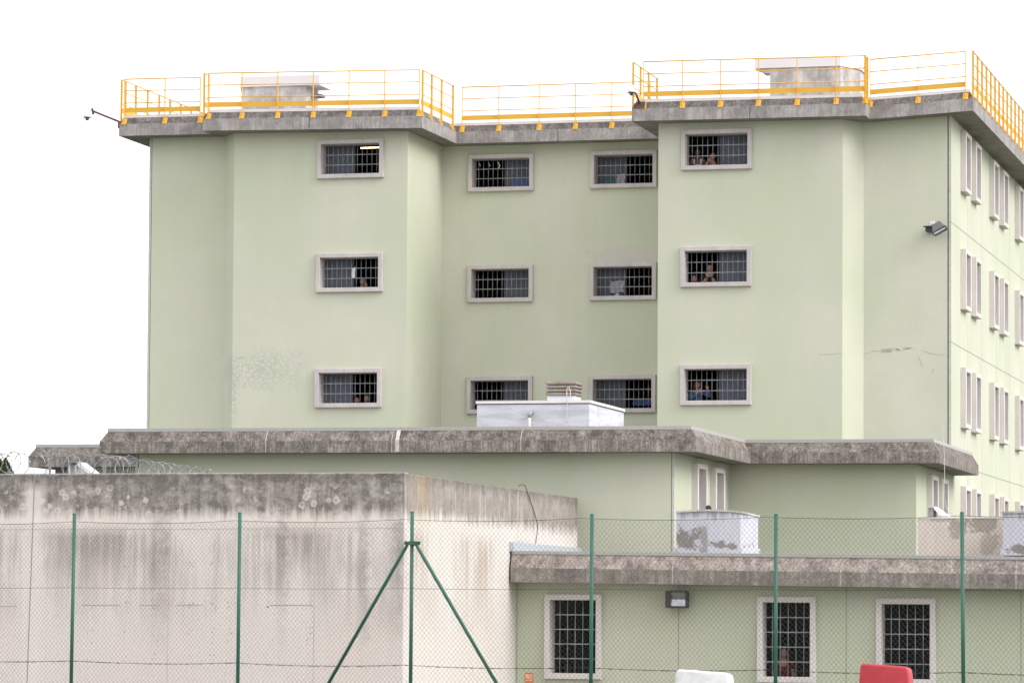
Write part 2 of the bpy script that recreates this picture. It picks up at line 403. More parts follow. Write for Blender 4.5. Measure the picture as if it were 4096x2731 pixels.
wseg(xc3, YR, xc4, YR, holes(xc3, YR)); wseg(xc4, YR, xc4, YF); wseg(xc4, YF, xc5, YF, holes(xc4, YF)); wseg(xc5, YF, xc6, YF2); wseg(xc6, YF2, XR0 - .02, YF2)
# side facade (normal +X) with slim projecting windows
SX = XT_R + .085
def sideY(px, X, py=1000):                       # depth on plane x=X seen at column px
    return PX(px, py, X).y
side = []
SW, SH = 1.25, 1.77
starts = [PX(px, 1000, SX).y for px in (3842, 3884, 3957, 3996.5, 4059, 4099)]
starts += [starts[4] + 6.6, starts[5] + 6.6, starts[4] + 13.2, starts[5] + 13.2]
rows = [((523 + 768) / 2, 1), ((993.5 + 1239) / 2, 1), ((1465.5 + 1713.3) / 2, 1), ((1940.6 + 2188) / 2, 1)]
for py, _ in rows:
    zc = PX(3842, py, SX).z
    for yy in starts: side.append((yy + SW / 2, zc))
for (yc, zc) in side:
    put_window('side', (SW, SH, .13, .17, .45, 0, 0, 'F', 'frame_side', False, False), (SX, yc, zc), math.pi / 2, tower)
hl = [(yc - SW / 2 + .13 - YF2, yc + SW / 2 - .13 - YF2, zc - SH / 2 + .13, zc + SH / 2 - .13) for yc, zc in side]
wall_holes(mb, (SX, YF2), (0, 1), EB - YF2, zw0, zw1, hl)
wseg(XT_L, EB, XT_L, YF2 + .0); wseg(SX, EB, XT_L, EB)
mb.obj('wall', 'plaster_tower', tower)
# corner panels: groove then the edge of the side slab
for q in ((XT_L, XT_L + .07), (XR0 + .012, SX - .001)):
    mb = MB(); mb.box(q[0], q[1], YF2 - .004, YF2 + .3, GZ, zw1 - .1); mb.obj('corner_panel', 'corner_edge', tower)
for q in ((XT_L + .07, XL0), (XR0 - .02, XR0 + .012)):
    mb = MB(); mb.box(q[0], q[1], YF2 + .03, YF2 + .2, GZ, zw1 - .1); mb.obj('groove', 'groove', tower)
for py in (886, 1365.6, 1850):
    z = PX(3806, py + 3, SX).z; mb = MB(); mb.box(SX - .02, SX + .004, YF2, EB, z - .011, z + .011); mb.box(XR0 + .01, SX, YF2 - .006, YF2 + .05, z - .011, z + .011); mb.obj('groove', 'groove_soft', tower)
mb = MB()
for px in (3871, 3928, 3985, 4037, 4084):
    y = PX(px, 1000, SX).y; mb = MB(); mb.box(SX - .01, SX + .003, y - .012, y + .012, GZ, zw1 - .1); mb.obj('joint_line', 'corner_edge', tower)
# long crack and flaked plaster
def crack(name, pts, Y, w, mat, parent):
    mb = MB(); P = [PY(px, py, Y) for px, py in pts]
    Q = []
    for a, b in zip(P[:-1], P[1:]):
        n = max(2, int((b - a).length / .12))
        for i in range(n): Q.append(a.lerp(b, i / n) + V((0, 0, random.uniform(-.025, .025))))
    Q.append(P[-1])
    for a, b in zip(Q[:-1], Q[1:]):
        ww = w * random.uniform(.25, 1.1); mb.bar((a.x, Y - .002, a.z), (b.x, Y - .002, b.z), .006, ww, (0, 0, 1))
    return mb.obj(name, mat, parent)
simple('crack_dark', (.40, .41, .33), .95, .1)
simple('flake', (.44, .42, .38), .95, .1)
crack('crack', [(3270, 1417), (3320, 1415), (3368, 1412)], YF, .010, 'crack_dark', tower)
crack('crack', [(3455, 1414), (3490, 1402), (3530, 1408), (3570, 1392), (3600, 1402), (3640, 1392)], YF2, .014, 'crack_dark', tower)
crack('crack', [(3690, 1400), (3720, 1412), (3780, 1416)], YF2, .012, 'crack_dark', tower)
crack('crack', [(3670, 1418), (3680, 1440), (3690, 1466)], YF2, .016, 'flake', tower)
crack('crack', [(3735, 1475), (3725, 1500)], YF2, .02, 'flake', tower)
crack('crack', [(940, 1440), (960, 1428), (985, 1430)], YF, .014, 'crack_dark', tower)
mb = MB()
for c, rx, rz, Y in (((3545, 1402), .2, .055, YF2), ((3632, 1392), .15, .03, YF2), ((3590, 1398), .07, .03, YF2), ((912, 1437), .14, .06, YF2)):
    p = PY(*c, Y); n = 18
    vs = [(p.x + rx * math.cos(2 * math.pi * k / n) * random.uniform(.7, 1.15), Y - .005 - (.35 if Y == YF2 and c[0] < 1000 else 0), p.z + rz * math.sin(2 * math.pi * k / n) * random.uniform(.6, 1.2)) for k in range(n)]
    if c[0] > 1000: mb.add(vs, [tuple(range(n))])
mb.obj('flaked_patch', 'flake', tower)
# ================================================================== GUARDRAILS
def guardrail(name, label, a, b, out, posts, top_h=1.18, first=True, last=True):
    """a, b: end points on the outer lower edge of the eave. out: unit xy pointing outwards"""
    a, b = V(a), V(b); d = (b - a); L = d.length; u = d / L; o3 = V((out[0], out[1], 0))
    root = thing(name, a, label, 'guardrail', 'yellow guardrails along the prison roof edge')
    base = lambda t: a + u * t
    if posts is None:
        n = max(1, round(L / 1.03)); posts = [L * i / n for i in range(n + 1)]
    inset = -.03
    for t in posts:
        p = base(t)
        mb = MB(); q0 = p + o3 * (inset + .01) + V((0, 0, .38)); q1 = p + o3 * (inset + .01) + V((0, 0, .56 + top_h))
        mb.bar(q0, q1, .018, .065, o3); 
        mb.obj('post', 'yellow', root)
        mb = MB(); c0 = p + o3 * .012 + V((0, 0, .345)); c1 = p + o3 * (-.085) + V((0, 0, .53))
        mb.bar(c0, c1, .15, .012, o3 + V((0, 0, .4))); mb.obj('base_plate', 'yellow', root)
    t0, t1 = max(0, min(posts)), max(max(posts), L if not last else 0)
    for h in (top_h - .012, top_h - .37, top_h - .74):
        mb = MB(); mb.tube([base(t0) + o3 * inset + V((0, 0, .56 + h)), base(t1) + o3 * inset + V((0, 0, .56 + h))], 0.018 if h > .9 else .014, 8); mb.obj('rail', 'yellow', root)
    mb = MB(); zt = .56 + top_h - .88
    mb.bar(base(t0) + o3 * (inset - .03) + V((0, 0, zt - .075)), base(t1) + o3 * (inset - .03) + V((0, 0, zt - .075)), .006, .15); mb.obj('toe_board', 'yellow', root)
    return root
def P3(x, y, z): return V((x, y, z))
G = 'guardrail'
def posts_px(a, pxs, Y, py=400): return [PY(px, py, Y).x - a.x for px in pxs]
# front runs (post columns read from the photograph)
Y2, Y1, Yr_ = YF2 - OV, YF - OV, YR - OV
a = P3(xT1 + .1, Y2, zs['T1']); guardrail(G, 'short yellow guardrail along the front roof edge at the far left corner of the prison', a, P3(xT3, Y2, zs['T3']), (0, -1), posts_px(a, (497, 659, 800), Y2))
a = P3(xT3 + .1, Y1, zs['T3']); guardrail(G, 'yellow guardrail in front of the pale roof hut, above the left block of the prison', a, P3(xT4, Y1, zs['T4']), (0, -1), posts_px(a, (833, 967, 1110, 1252, 1395, 1538, 1676), Y1))
a = P3(xT4, Y1 + .1, zs['T4']); guardrail(G, 'short receding yellow guardrail on the right side of the left block', a, P3(xT4, Yr_, zs['T5']), (1, 0), [.0, 1.0, 2.1, 3.4])
a = P3(xT4 + .15, Yr_, zs['T5']); guardrail(G, 'yellow guardrail above the recessed middle wall between the two blocks', a, P3(xT7 - .1, Yr_, path[6][2]), (0, -1), posts_px(a, (1848, 1995, 2156, 2301, 2447, 2600), Yr_), last=False)
a = P3(xT7, Y1 + .1, zs['T7']); guardrail(G, 'short receding yellow guardrail beside the dome camera at the left end of the right block', a, P3(xT7, Yr_, path[6][2]), (-1, 0), [.0, 1.0, 2.1, 3.3])
a = P3(xT7 + .1, Y1, zs['T7']); guardrail(G, 'long yellow guardrail in front of the roof hut, above the right block of the prison', a, P3(xT8, Y1, zs['T8']), (0, -1), posts_px(a, (2574, 2729, 2881, 3033, 3188, 3344, 3460), Y1))
a = P3(xT8 - .02, Y2, zs['T8']); guardrail(G, 'yellow guardrail with two bays between the right block and the right corner of the roof', a, P3(xT10, Y2, zs['T10']), (0, -1), posts_px(a, (3480, 3672, 3862), Y2))
a = P3(xT10, Y2 + .1, zs['T10']); guardrail(G, 'long receding yellow guardrail along the right side of the prison roof', a, P3(xT10, Y2 + 21, zs['T10']), (1, 0), None)
a = P3(xT1, Y2 + .1, zs['T1']); guardrail(G, 'receding yellow guardrail along the left side of the prison roof', a, P3(xT1, Y2 + 15, zs['T1']), (-1, 0), [.05, .4, 1.3, 2.35, 3.4, 4.4, 5.4, 6.4, 7.4, 8.4, 9.4])
a = P3(xT3, Y1 + .02, zs['T3']); guardrail(G, 'very short receding yellow guardrail at the left end of the left block', a, P3(xT3, Y2 - .05, zs['T3']), (-1, 0), [.02, .42])
a = P3(xT8, Y1 + .02, zs['T8']); guardrail(G, 'very short receding yellow guardrail at the right end of the right block', a, P3(xT8, Y2 - .05, zs['T8']), (1, 0), [.02, .4])

# ================================================================== ROOF HUTS
concrete('hut_stained', (.70, .66, .66), (.40, .37, .35), 1.3, .15, .25)
simple('hut_slab', (.80, .755, .76), .85, .2, 0, .05, 1)
def hut(label, Y, body, slab, zb, vents=()):
    """body/slab: (plan [(x, y)], z0, z1)"""
    root = thing('roof_hut', (body[0][0][0], Y, zb), label, 'rooftop structure', 'concrete huts on the prison roof')
    mb = MB(); mb.prism(body[0], zb, body[2]); mb.obj('wall', 'hut_stained', root)
    mb = MB(); mb.prism(slab[0], slab[1], slab[2]); mb.obj('roof_slab', 'hut_slab', root)
    for px, dy in vents:
        x = PY(px, 240, Y + dy).x; mb = MB(); mb.lathe((x, Y + dy, slab[2] - .01), [(.07, 0), (.075, .02), (.05, .04), (.02, .05)], 14); mb.obj('vent', 'lamp_grey', root)
    return root
simple('lamp_grey', (.17, .16, .165), .5, .5, 0, .1)
HY = YF + 4.5; X_ = lambda px: PY(px, 330, HY).x
zl = pz(1100, 346, HY); zt_ = pz(1100, 306, HY)
h1 = hut('pale stained concrete roof hut above the left block of the prison', HY, ([(X_(931), HY + .9), (X_(966), HY), (X_(1225), HY), (X_(1225), HY + 1.3), (X_(931), HY + 1.3)], 0, zl),
    ([(X_(928), HY + .9), (X_(963), HY - .05), (X_(1280), HY - .05), (X_(1280), HY + 1.2), (X_(928), HY + 1.35)], zl, zt_), zs['T3'] + .6)
q = PY(1272, 380, HY + .5); mb = MB(); mb.box(q.x - .15, q.x + .12, q.y, q.y + .4, q.z - .06, q.z + .03); mb.obj('outlet', 'soffit', h1)
zl = pz(3200, 270, HY); zt_ = pz(3200, 232, HY)
h2 = hut('long pale concrete roof hut with dark vents on top, above the right block', HY, ([(X_(3080), HY), (X_(3362), HY), (PY(3440, 330, HY + .9).x, HY + .9), (PY(3440, 330, HY + .9).x, HY + 2.4), (X_(3080), HY + 2.4)], 0, zl),
    ([(X_(3019), HY - .05), (X_(3362), HY - .05), (PY(3446, 330, HY + .9).x, HY + .88), (PY(3446, 330, HY + .9).x, HY + 2.5), (X_(3080), HY + 2.5), (X_(3019), HY + .6)], zl, zt_), zs['T8'] + .6, ((3172, .3), (3254, .3), (3402, 1.0)))
x0, x1 = X_(3030), X_(3080); mb = MB(); z = zl
mb.add([(x0, HY, z), (x1, HY, z), (x1, HY, z - .15), (x0 + .17, HY, z - .15), (x0, HY + .5, z), (x1, HY + .5, z), (x1, HY + .5, z - .15), (x0 + .17, HY + .5, z - .15)], [(0, 1, 2, 3), (7, 6, 5, 4), (0, 4, 5, 1), (1, 5, 6, 2), (2, 6, 7, 3), (3, 7, 4, 0)])
mb.obj('corbel', 'hut_stained', h2)

# ================================================================== LOWER WING (middle distance)
ZGR = GZ
wing = thing('cell_wing', (XM1R, M1Y, GZ), 'lower pale green wing with a deep weathered concrete eave in front of the tall block', 'building')
OM = .70
xa = PY(113, 1850, M0Y - OM).x; xb = PY(398, 1800, M1Y - OM).x; xcR = PY(2785, 1803, M1Y - OM).x; xdR = PY(3755, 1851, M2Y - OM).x
zM0 = pz(250, 1864, M0Y - OM); zA = pz(420, 1812, M1Y - OM); zB = pz(2785, 1805, M1Y - OM); zC = pz(3000, 1853, M2Y - OM); zD = pz(3755, 1851, M2Y - OM)
print('WING z', zM0, zA, zB, zC, zD)
zM = (zA + zB + zC + zD) / 4
YBK = YF2 + .3
path = [(xa, 112, zA), (xa, M0Y - OM, zA), (xb, M0Y - OM, zA), (xb, M1Y - OM, zA), (xcR, M1Y - OM, zB), (xcR, M2Y - OM, zC), (xdR, M2Y - OM, zD), (xdR, YBK + .2, zD)]
prof = [(0, 0), (.0, .30), (-.17, .565), (-.2, .57)]
mb = MB(); sweep(path, prof, mb, lambda j: 0 if j == 0 else 1)
# end plate where the eave stops beside the tall block
p = path[-1]; mb.add([(p[0] + o, p[1], p[2] + dz) for o, dz in prof[:3]] + [(p[0] - 1.2, p[1], p[2] + .565), (p[0] - 1.2, p[1], p[2])], [(0, 1, 2, 3, 4)])
mb.obj('eave', ['fascia_wing', 'fascia_wing_top'], wing)
mb = MB(); rc = sweep(path, [(-.175, .55), (-.16, .565), (-.16, .65), (-.34, .655)], mb, lambda j: 0); mb.obj('coping', 'coping_grey', wing)
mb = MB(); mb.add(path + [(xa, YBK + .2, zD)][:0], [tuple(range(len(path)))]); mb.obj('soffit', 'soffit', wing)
mb = MB(); top = [(r[3][0], r[3][1], r[3][2] - .03) for r in rc]; mb.add(top, [tuple(range(len(top)))]); mb.obj('roof', 'roof_gravel', wing)
mb = MB()
for px, wd in ((1063, .02), (1567, .012), (2083, .018)):
    x = PY(px, 1750, M1Y - OM).x; z = zA
    mb.box(x - wd / 2, x + wd / 2, M1Y - OM - .004, M1Y - OM + .05, z, z + .31)
    mb.add([(x - wd / 2, M1Y - OM - .004, z + .30), (x + wd / 2, M1Y - OM - .004, z + .30), (x + wd / 2, M1Y - OM + .166, z + .57), (x - wd / 2, M1Y - OM + .166, z + .57)], [(0, 1, 2, 3)])
mb.obj('joint', 'corner_edge', wing)
simple('sealant', (.60, .54, .50), .8, .2)
mb = MB(); x = PY(1589, 1750, M1Y - OM).x; wd = .1; z = zA
mb.box(x - wd / 2, x + wd / 2, M1Y - OM - .005, M1Y - OM + .05, z, z + .302); mb.add([(x - wd / 2, M1Y - OM - .005, z + .30), (x + wd / 2, M1Y - OM - .005, z + .30), (x + wd / 2, M1Y - OM + .165, z + .57), (x - wd / 2, M1Y - OM + .165, z + .57)], [(0, 1, 2, 3)])
mb.obj('pale_strip', 'sealant', wing)
# white run-off stains on the right return of the eave
simple('lime_stain', (.46, .43, .40), .95, .1, 0, .2, 14)
mb = MB()
for i in range(34):
    y = M1Y - OM + .25 + i * .11 + random.uniform(-.05, .05); l = max(.06, random.uniform(.12, .5) * (1.2 - abs(i - 11) / 20)); w_ = random.uniform(.008, .035); s = max(0, l - .26)
    zb = zB + (zC - zB) * ((y - M1Y + OM) / (M2Y - M1Y))
    mb.add([(xcR - .166, y - w_, zb + .568), (xcR - .166, y + w_, zb + .568), (xcR - .17 + .17 * min(1, l / .27) + .004, y + w_ + .03, zb + .568 - min(.268, l)), (xcR - .17 + .17 * min(1, l / .27) + .004, y - w_ + .03, zb + .568 - min(.268, l))], [(0, 1, 2, 3)])
    if s > 0: mb.add([(xcR + .004, y - w_ + .03, zb + .302), (xcR + .004, y + w_ + .03, zb + .302), (xcR + .004, y + .035, zb + .30 - s), (xcR + .004, y + .025, zb + .30 - s)], [(0, 1, 2, 3)])
mb.obj('lime_streaks', 'lime_stain', wing)['kind'] = 'stuff'

XM1L = PY(545, 1850, M1Y).x; XM0L = PY(222, 1875, M0Y).x
sY = M1Y * (5808 - 2697)
mwin = []
def ratioY(Y0, px0, px): return Y0 * (5808 - px0) / (5808 - px)
# windows on the two right-hand returns (normal +X)
rets = [(X_r, PX(px_, py_, X_r).y, py_, px_) for X_r, px_, py_ in ((XM1R, 2767.4, 1851.4), (XM1R, 2840.3, 1868), (XM2R, 3707, 1898.5), (XM2R, 3748, 1912))]
hlM = {XM1R: [], XM2R: []}
for X, y0, py, px in rets:
    zt = PX(px, py, X).z; w_ = 1.25 if X == XM1R else 1.2; h_ = 1.72
    put_window('ret' + ('a' if X == XM1R else 'b'), (w_, h_, .13, .17, .45, 0, 0, 'F', 'frame_side', False, False), (X, y0 + w_ / 2, zt - h_ / 2), math.pi / 2, wing)
    hlM[X].append((y0 + .13, y0 + w_ - .13, zt - h_ + .13, zt - .13))
mb = MB(); zt = zM + .15
def seg(xa_, ya_, xb_, yb_, hl=()):
    d = V((xb_ - xa_, yb_ - ya_)); wall_holes(mb, (xa_, ya_), d.normalized(), d.length, GZ, zt, list(hl))
seg(XM1L + .07, M1Y, XM1R - .075, M1Y); seg(XM1R, M1Y, XM1R, M2Y, [(h[0] - M1Y, h[1] - M1Y, h[2], h[3]) for h in hlM[XM1R]])
seg(XM1R, M2Y, XM2R, M2Y); seg(XM2R, M2Y, XM2R, YBK, [(h[0] - M2Y, h[1] - M2Y, h[2], h[3]) for h in hlM[XM2R]])
seg(XM1L, M1Y + .3, XM1L, M0Y); seg(XM0L + .2, M0Y, XM1L, M0Y); seg(XM0L, M0Y, XM0L, 112)
mb.obj('wall', 'plaster_wing', wing)
mb = MB(); mb.box(XM1L - .001, XM1L + .05, M1Y - .004, M1Y + .3, GZ, zt); mb.obj('corner_panel', 'corner_edge', wing)
mb = MB(); mb.box(XM1R - .06, XM1R - .001, M1Y - .004, M1Y + .3, GZ, zt); mb.obj('corner_panel', 'corner_edge', wing)
mb = MB(); mb.box(XM0L - .001, XM0L + .36, M0Y - .02, M0Y + .3, GZ, zt); mb.obj('corner_panel', 'soffit', wing)
mb = MB(); mb.box(XM1R - .08, XM1R - .055, M1Y + .03, M1Y + .2, GZ, zt); mb.obj('groove', 'groove', wing)
mb = MB(); mb.box(XM1L + .05, XM1L + .075, M1Y + .03, M1Y + .2, GZ, zt); mb.obj('groove', 'groove', wing)

# ---- things on the wing roof
zR = zM + .62
def m_node(name, base, dark):
    m = N(name, .8, .3); o = m.z()
    n = m.noise((1.2, 1.2, 6), 6, .75); a = m.mix(m.ramp(n, [(.42, 0.0), (.58, 1.0)]), dark, base)
    a = m.mix(m.math('MULTIPLY', m.ramp(m.noise((14, 14, 14), 5, .8), [(.6, 0.0), (.7, 1.0)]), .5), a, tuple(v * .5 for v in dark))
    m.color(a); m.bump(m.noise((18, 18, 18), 4, .7), .01, .4); MAT[name] = m.m
m_node('white_shed', (.66, .66, .72), (.52, .52, .57))
SKY = M1Y + 1.6
sx0 = PY(1908, 1650, SKY).x; sx1 = PY(2357, 1650, SKY).x; szt = pz(2130, 1612, SKY); sd_ = ret(2357, SKY, 2495, 1650)
box = thing('roof_shed', (sx0, SKY, zR), 'white boarded box shed on the lower wing roof below the tall block windows', 'rooftop structure')
mb = MB(); mb.box(sx0, sx1, SKY, sd_, zR - .3, szt); mb.obj('wall', 'white_shed', box)
mb = MB(); mb.box(sx0 - .03, sx1 + .03, SKY - .03, sd_ + .03, szt - .005, szt + .065); mb.obj('coping', 'coping', box)
mb = MB(); mb.box(sx0 - .01, sx1 + .01, SKY - .01, sd_ + .01, szt - .03, szt - .006); mb.obj('painted_shadow', 'groove', box)  # solid dark strip, shade under the coping painted by its colour
# louvred concrete chimney head
CY = SKY + 2.2; c = PY(2257, 1560, CY); cs = .42
concrete('chimney_conc', (.36, .32, .28), (.2, .17, .15), 1.5, .3, .3)
ch = thing('chimney', (c.x, CY, szt), 'squat chimney with four stacked stained concrete louvres behind the white roof shed', 'chimney')
mb = MB(); mb.box(c.x - .37, c.x + .37, CY - .37, CY + .37, szt, pz(2257, 1586, CY)); mb.obj('base', 'white_shed', ch)
zz = pz(2257, 1584, CY); hh = (pz(2257, 1527, CY) - zz) / 4
for i in range(4):
    z = zz + i * hh; mb = MB(); r0, r1 = cs, cs * .84
    vs = []
    for (r, dz) in ((r1, .0), (r0, .015), (r0, .055), (r1, hh)):
        vs += [(c.x - r, CY - r, z + dz), (c.x + r, CY - r, z + dz), (c.x + r, CY + r, z + dz), (c.x - r, CY + r, z + dz)]
    mb.add(vs, [(i_ * 4 + k, i_ * 4 + (k + 1) % 4, i_ * 4 + 4 + (k + 1) % 4, i_ * 4 + 4 + k) for i_ in range(3) for k in range(4)] + [(3, 2, 1, 0), (12, 13, 14, 15)])
    mb.obj('louvre', 'chimney_conc', ch)
# vent pipe and hoops
simple('pvc', (.70, .62, .57), .5, .4); simple('wire_white', (.62, .62, .62), .5, .4); simple('black_cable', (.02, .02, .02), .5, .4)
vp = PY(2116, 1695, SKY - .15)
pipe = thing('vent_pipe', (vp.x, vp.y, vp.z), 'short cream vent pipe with a dark elbow on the front of the white roof shed', 'pipe')
mb = MB(); mb.tube([(vp.x, vp.y, vp.z - .25), (vp.x + .01, vp.y, vp.z + .18)], .045, 12); mb.obj('pipe', 'pvc', pipe)
mb = MB(); mb.tube([(vp.x + .01, vp.y, vp.z + .17), (vp.x + .015, vp.y, vp.z + .24), (vp.x + .03, vp.y + .05, vp.z + .29), (vp.x + .04, vp.y + .16, vp.z + .3)], .05, 12); mb.obj('elbow', 'bar_steel', pipe)
def hoop(pts, Y, r, name, label, cat, mat):
    P = [PY(px, py, Y) for px, py in pts]; Q = []
    for i in range(len(P) - 1):
        p0, p1, p2, p3 = P[max(i - 1, 0)], P[i], P[i + 1], P[min(i + 2, len(P) - 1)]
        for k in range(6):
            t = k / 6; Q.append(.5 * ((2 * p1) + (p2 - p0) * t + (2 * p0 - 5 * p1 + 4 * p2 - p3) * t * t + (3 * p1 - p0 - 3 * p2 + p3) * t ** 3))
    Q.append(P[-1]); mb = MB(); mb.tube(Q, r, 6); o = mb.obj(name, mat); return tag(o, label, cat)
hoop([(2281, 1585), (2281, 1565), (2276, 1552), (2269, 1553), (2267, 1570), (2268, 1615), (2267, 1690)], SKY - .04, .012, 'cable_loop', 'thin white cable looped over the top edge of the white roof shed', 'cable', 'wire_white')

# ---- white curved rooflight boxes standing on the annexe roof are in the next part
# sloped white skylight chute behind the concrete wall, top left
SY_ = 82.0
simple('chute_dark', (.30, .27, .27), .8)
c0 = PY(276, 1893, SY_); c1 = PY(313, 1850, SY_)
chute = thing('roof_cowl', (c0.x, SY_, c0.z), 'white box cowl with a sloping lid rising behind the concrete wall amid razor wire', 'rooftop structure')
mb = MB(); x0, x1 = PY(274, 1870, SY_).x, PY(309, 1870, SY_).x; zt_ = pz(290, 1850, SY_); zl = GZ + 1
mb.box(x0, x0 + .02, SY_, SY_ + .6, zl, zt_); mb.box(x1 - .02, x1, SY_, SY_ + .6, zl, zt_); mb.box(x0 + .02, x1 - .02, SY_ + .2, SY_ + .22, zl, zt_ - .03); mb.obj('body', 'white_paint', chute)
mb = MB(); mb.box(x0 - .01, x1 + .01, SY_ - .02, SY_ + .6, zt_, zt_ + .03); mb.obj('hood', 'chute_dark', chute)
mb = MB(); q = [(310, 1862), (316, 1848), (374, 1893), (352, 1893)]; qq = [PY(a_, b_, SY_ - .02) for a_, b_ in q]
n = len(qq); mb.add([p for p in qq] + [p + V((0, .5, 0)) for p in qq], [(0, 1, 2, 3), (7, 6, 5, 4)] + [(i, (i + 1) % 4, (i + 1) % 4 + 4, i + 4) for i in range(4)]); mb.obj('lid', 'white_paint', chute)
mb = MB(); q = [(300, 1860), (312, 1858), (350, 1893), (300, 1893)]; qq = [PY(a_, b_, SY_ + .05) for a_, b_ in q]
mb.add([p for p in qq] + [p + V((0, .4, 0)) for p in qq], [(0, 1, 2, 3), (7, 6, 5, 4)] + [(i, (i + 1) % 4, (i + 1) % 4 + 4, i + 4) for i in range(4)]); mb.obj('side_panel', 'hut_slab', chute)
# ================================================================== ANNEXE (nearest building, lower right)
simple('form_line', (.38, .345, .32), .95, .1); simple('form_line_soft', (.44, .40, .37), .95, .1, 0, .3, 6)
OL = .65
LX0 = PY(2042, 2327, LBY - OL).x
zL0 = pz(2042, 2327, LBY - OL); zL1 = pz(4096, 2355, LBY - OL)
LX1 = PY(4096, 2355, LBY - OL).x; sl = (zL1 - zL0) / (LX1 - LX0); print('ANNEXE', zL0, zL1)
LXE = LX1 + 5.0; zLE = zL0 + sl * (LXE - LX0)
annexe = thing('guard_annexe', (LX0, LBY, GZ), 'single storey green annexe with three tall barred windows at the lower right', 'building')
path = [(LX0, LBY - OL, zL0), (LXE, LBY - OL, zLE)]
mb = MB(); prof = [(0, 0), (0, .335), (-.13, .665), (-.16, .67)]; sweep(path, prof, mb, lambda j: 0 if j == 0 else 1); mb.obj('eave', ['fascia_annexe', 'fascia_annexe_top'], annexe)
mb = MB(); rc = sweep(path, [(-.12, .65), (-.105, .665), (-.105, .735), (-.3, .74)], mb, lambda j: 0); mb.obj('coping', 'coping_grey', annexe)
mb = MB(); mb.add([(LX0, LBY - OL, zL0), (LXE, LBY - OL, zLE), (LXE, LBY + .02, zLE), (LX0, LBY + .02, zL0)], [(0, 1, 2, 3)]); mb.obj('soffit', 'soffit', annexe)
mb = MB(); mb.add([(LX0, LBY - OL + .2, zL0 + .70), (LXE, LBY - OL + .2, zLE + .70), (LXE, M1Y - .1, zLE + .70), (LX0, M1Y - .1, zL0 + .70)], [(0, 1, 2, 3)]); mb.obj('roof', 'roof_gravel', annexe)
for px in (2690, 3363, 4064):
    x = PY(px, 2250, LBY - OL).x; z = zL0 + sl * (x - LX0); mb = MB(); mb.box(x - .012, x + .012, LBY - OL - .004, LBY - OL + .05, z, z + .335)
    mb.add([(x - .012, LBY - OL - .004, z + .33), (x + .012, LBY - OL - .004, z + .33), (x + .012, LBY - OL + .126, z + .664), (x - .012, LBY - OL + .126, z + .664)], [(0, 1, 2, 3)])
    mb.obj('joint', 'form_line_soft', annexe)
LW, LH = 1.375, 1.98
lw = [PY(2289.5, 2545, LBY - .12), PY(3144, 2557, LBY - .12), PY(3622, 2565, LBY - .12)]
for p in lw:
    o, innerL = put_window('low', (LW, LH, .135, .12, .42, 5, 4, 'F', 'frame_side', True, True, 3.0, .5, .02), (p.x, LBY, p.z), 0, annexe)
for o in [c for c in annexe.children if c.name.startswith('window')]:
    for ch in list(o.children):
        if ch.name.startswith('sash'): bpy.data.objects.remove(ch)
mb = MB(); wx0 = XCW + .0
hl = [(p.x - innerL[0] - wx0, p.x + innerL[0] - wx0, p.z - innerL[1], p.z + innerL[1]) for p in lw]
wall_holes(mb, (wx0, LBY), (1, 0), LXE - .4 - wx0, GZ, max(zL0, zLE) + .2, hl); wall_holes(mb, (LXE - .4, LBY), (0, 1), 7.4, GZ, max(zL0, zLE) + .2, [])
mb.obj('wall', 'plaster_annexe', annexe)
for px in (2068, 2714, 3385, 4084):
    x = PY(px, 2500, LBY).x; mb = MB(); mb.box(x - .010, x + .010, LBY - .003, LBY + .03, GZ, zL0 + .05); mb.obj('joint', 'groove_soft', annexe)
# upstand flashing against the concrete wall
YCE = PX(2311, 2080, XCW).y; print('YCE', YCE)
simple('flashing', (.50, .53, .60), .4, .5)
mb = MB(); a_ = PX(2043, 2166, XCW + .06); z2 = zL0 + .72
mb.box(XCW + .005, XCW + .10, LBY - OL + .05, YCE, z2, a_.z); mb.obj('flashing', 'flashing', annexe)

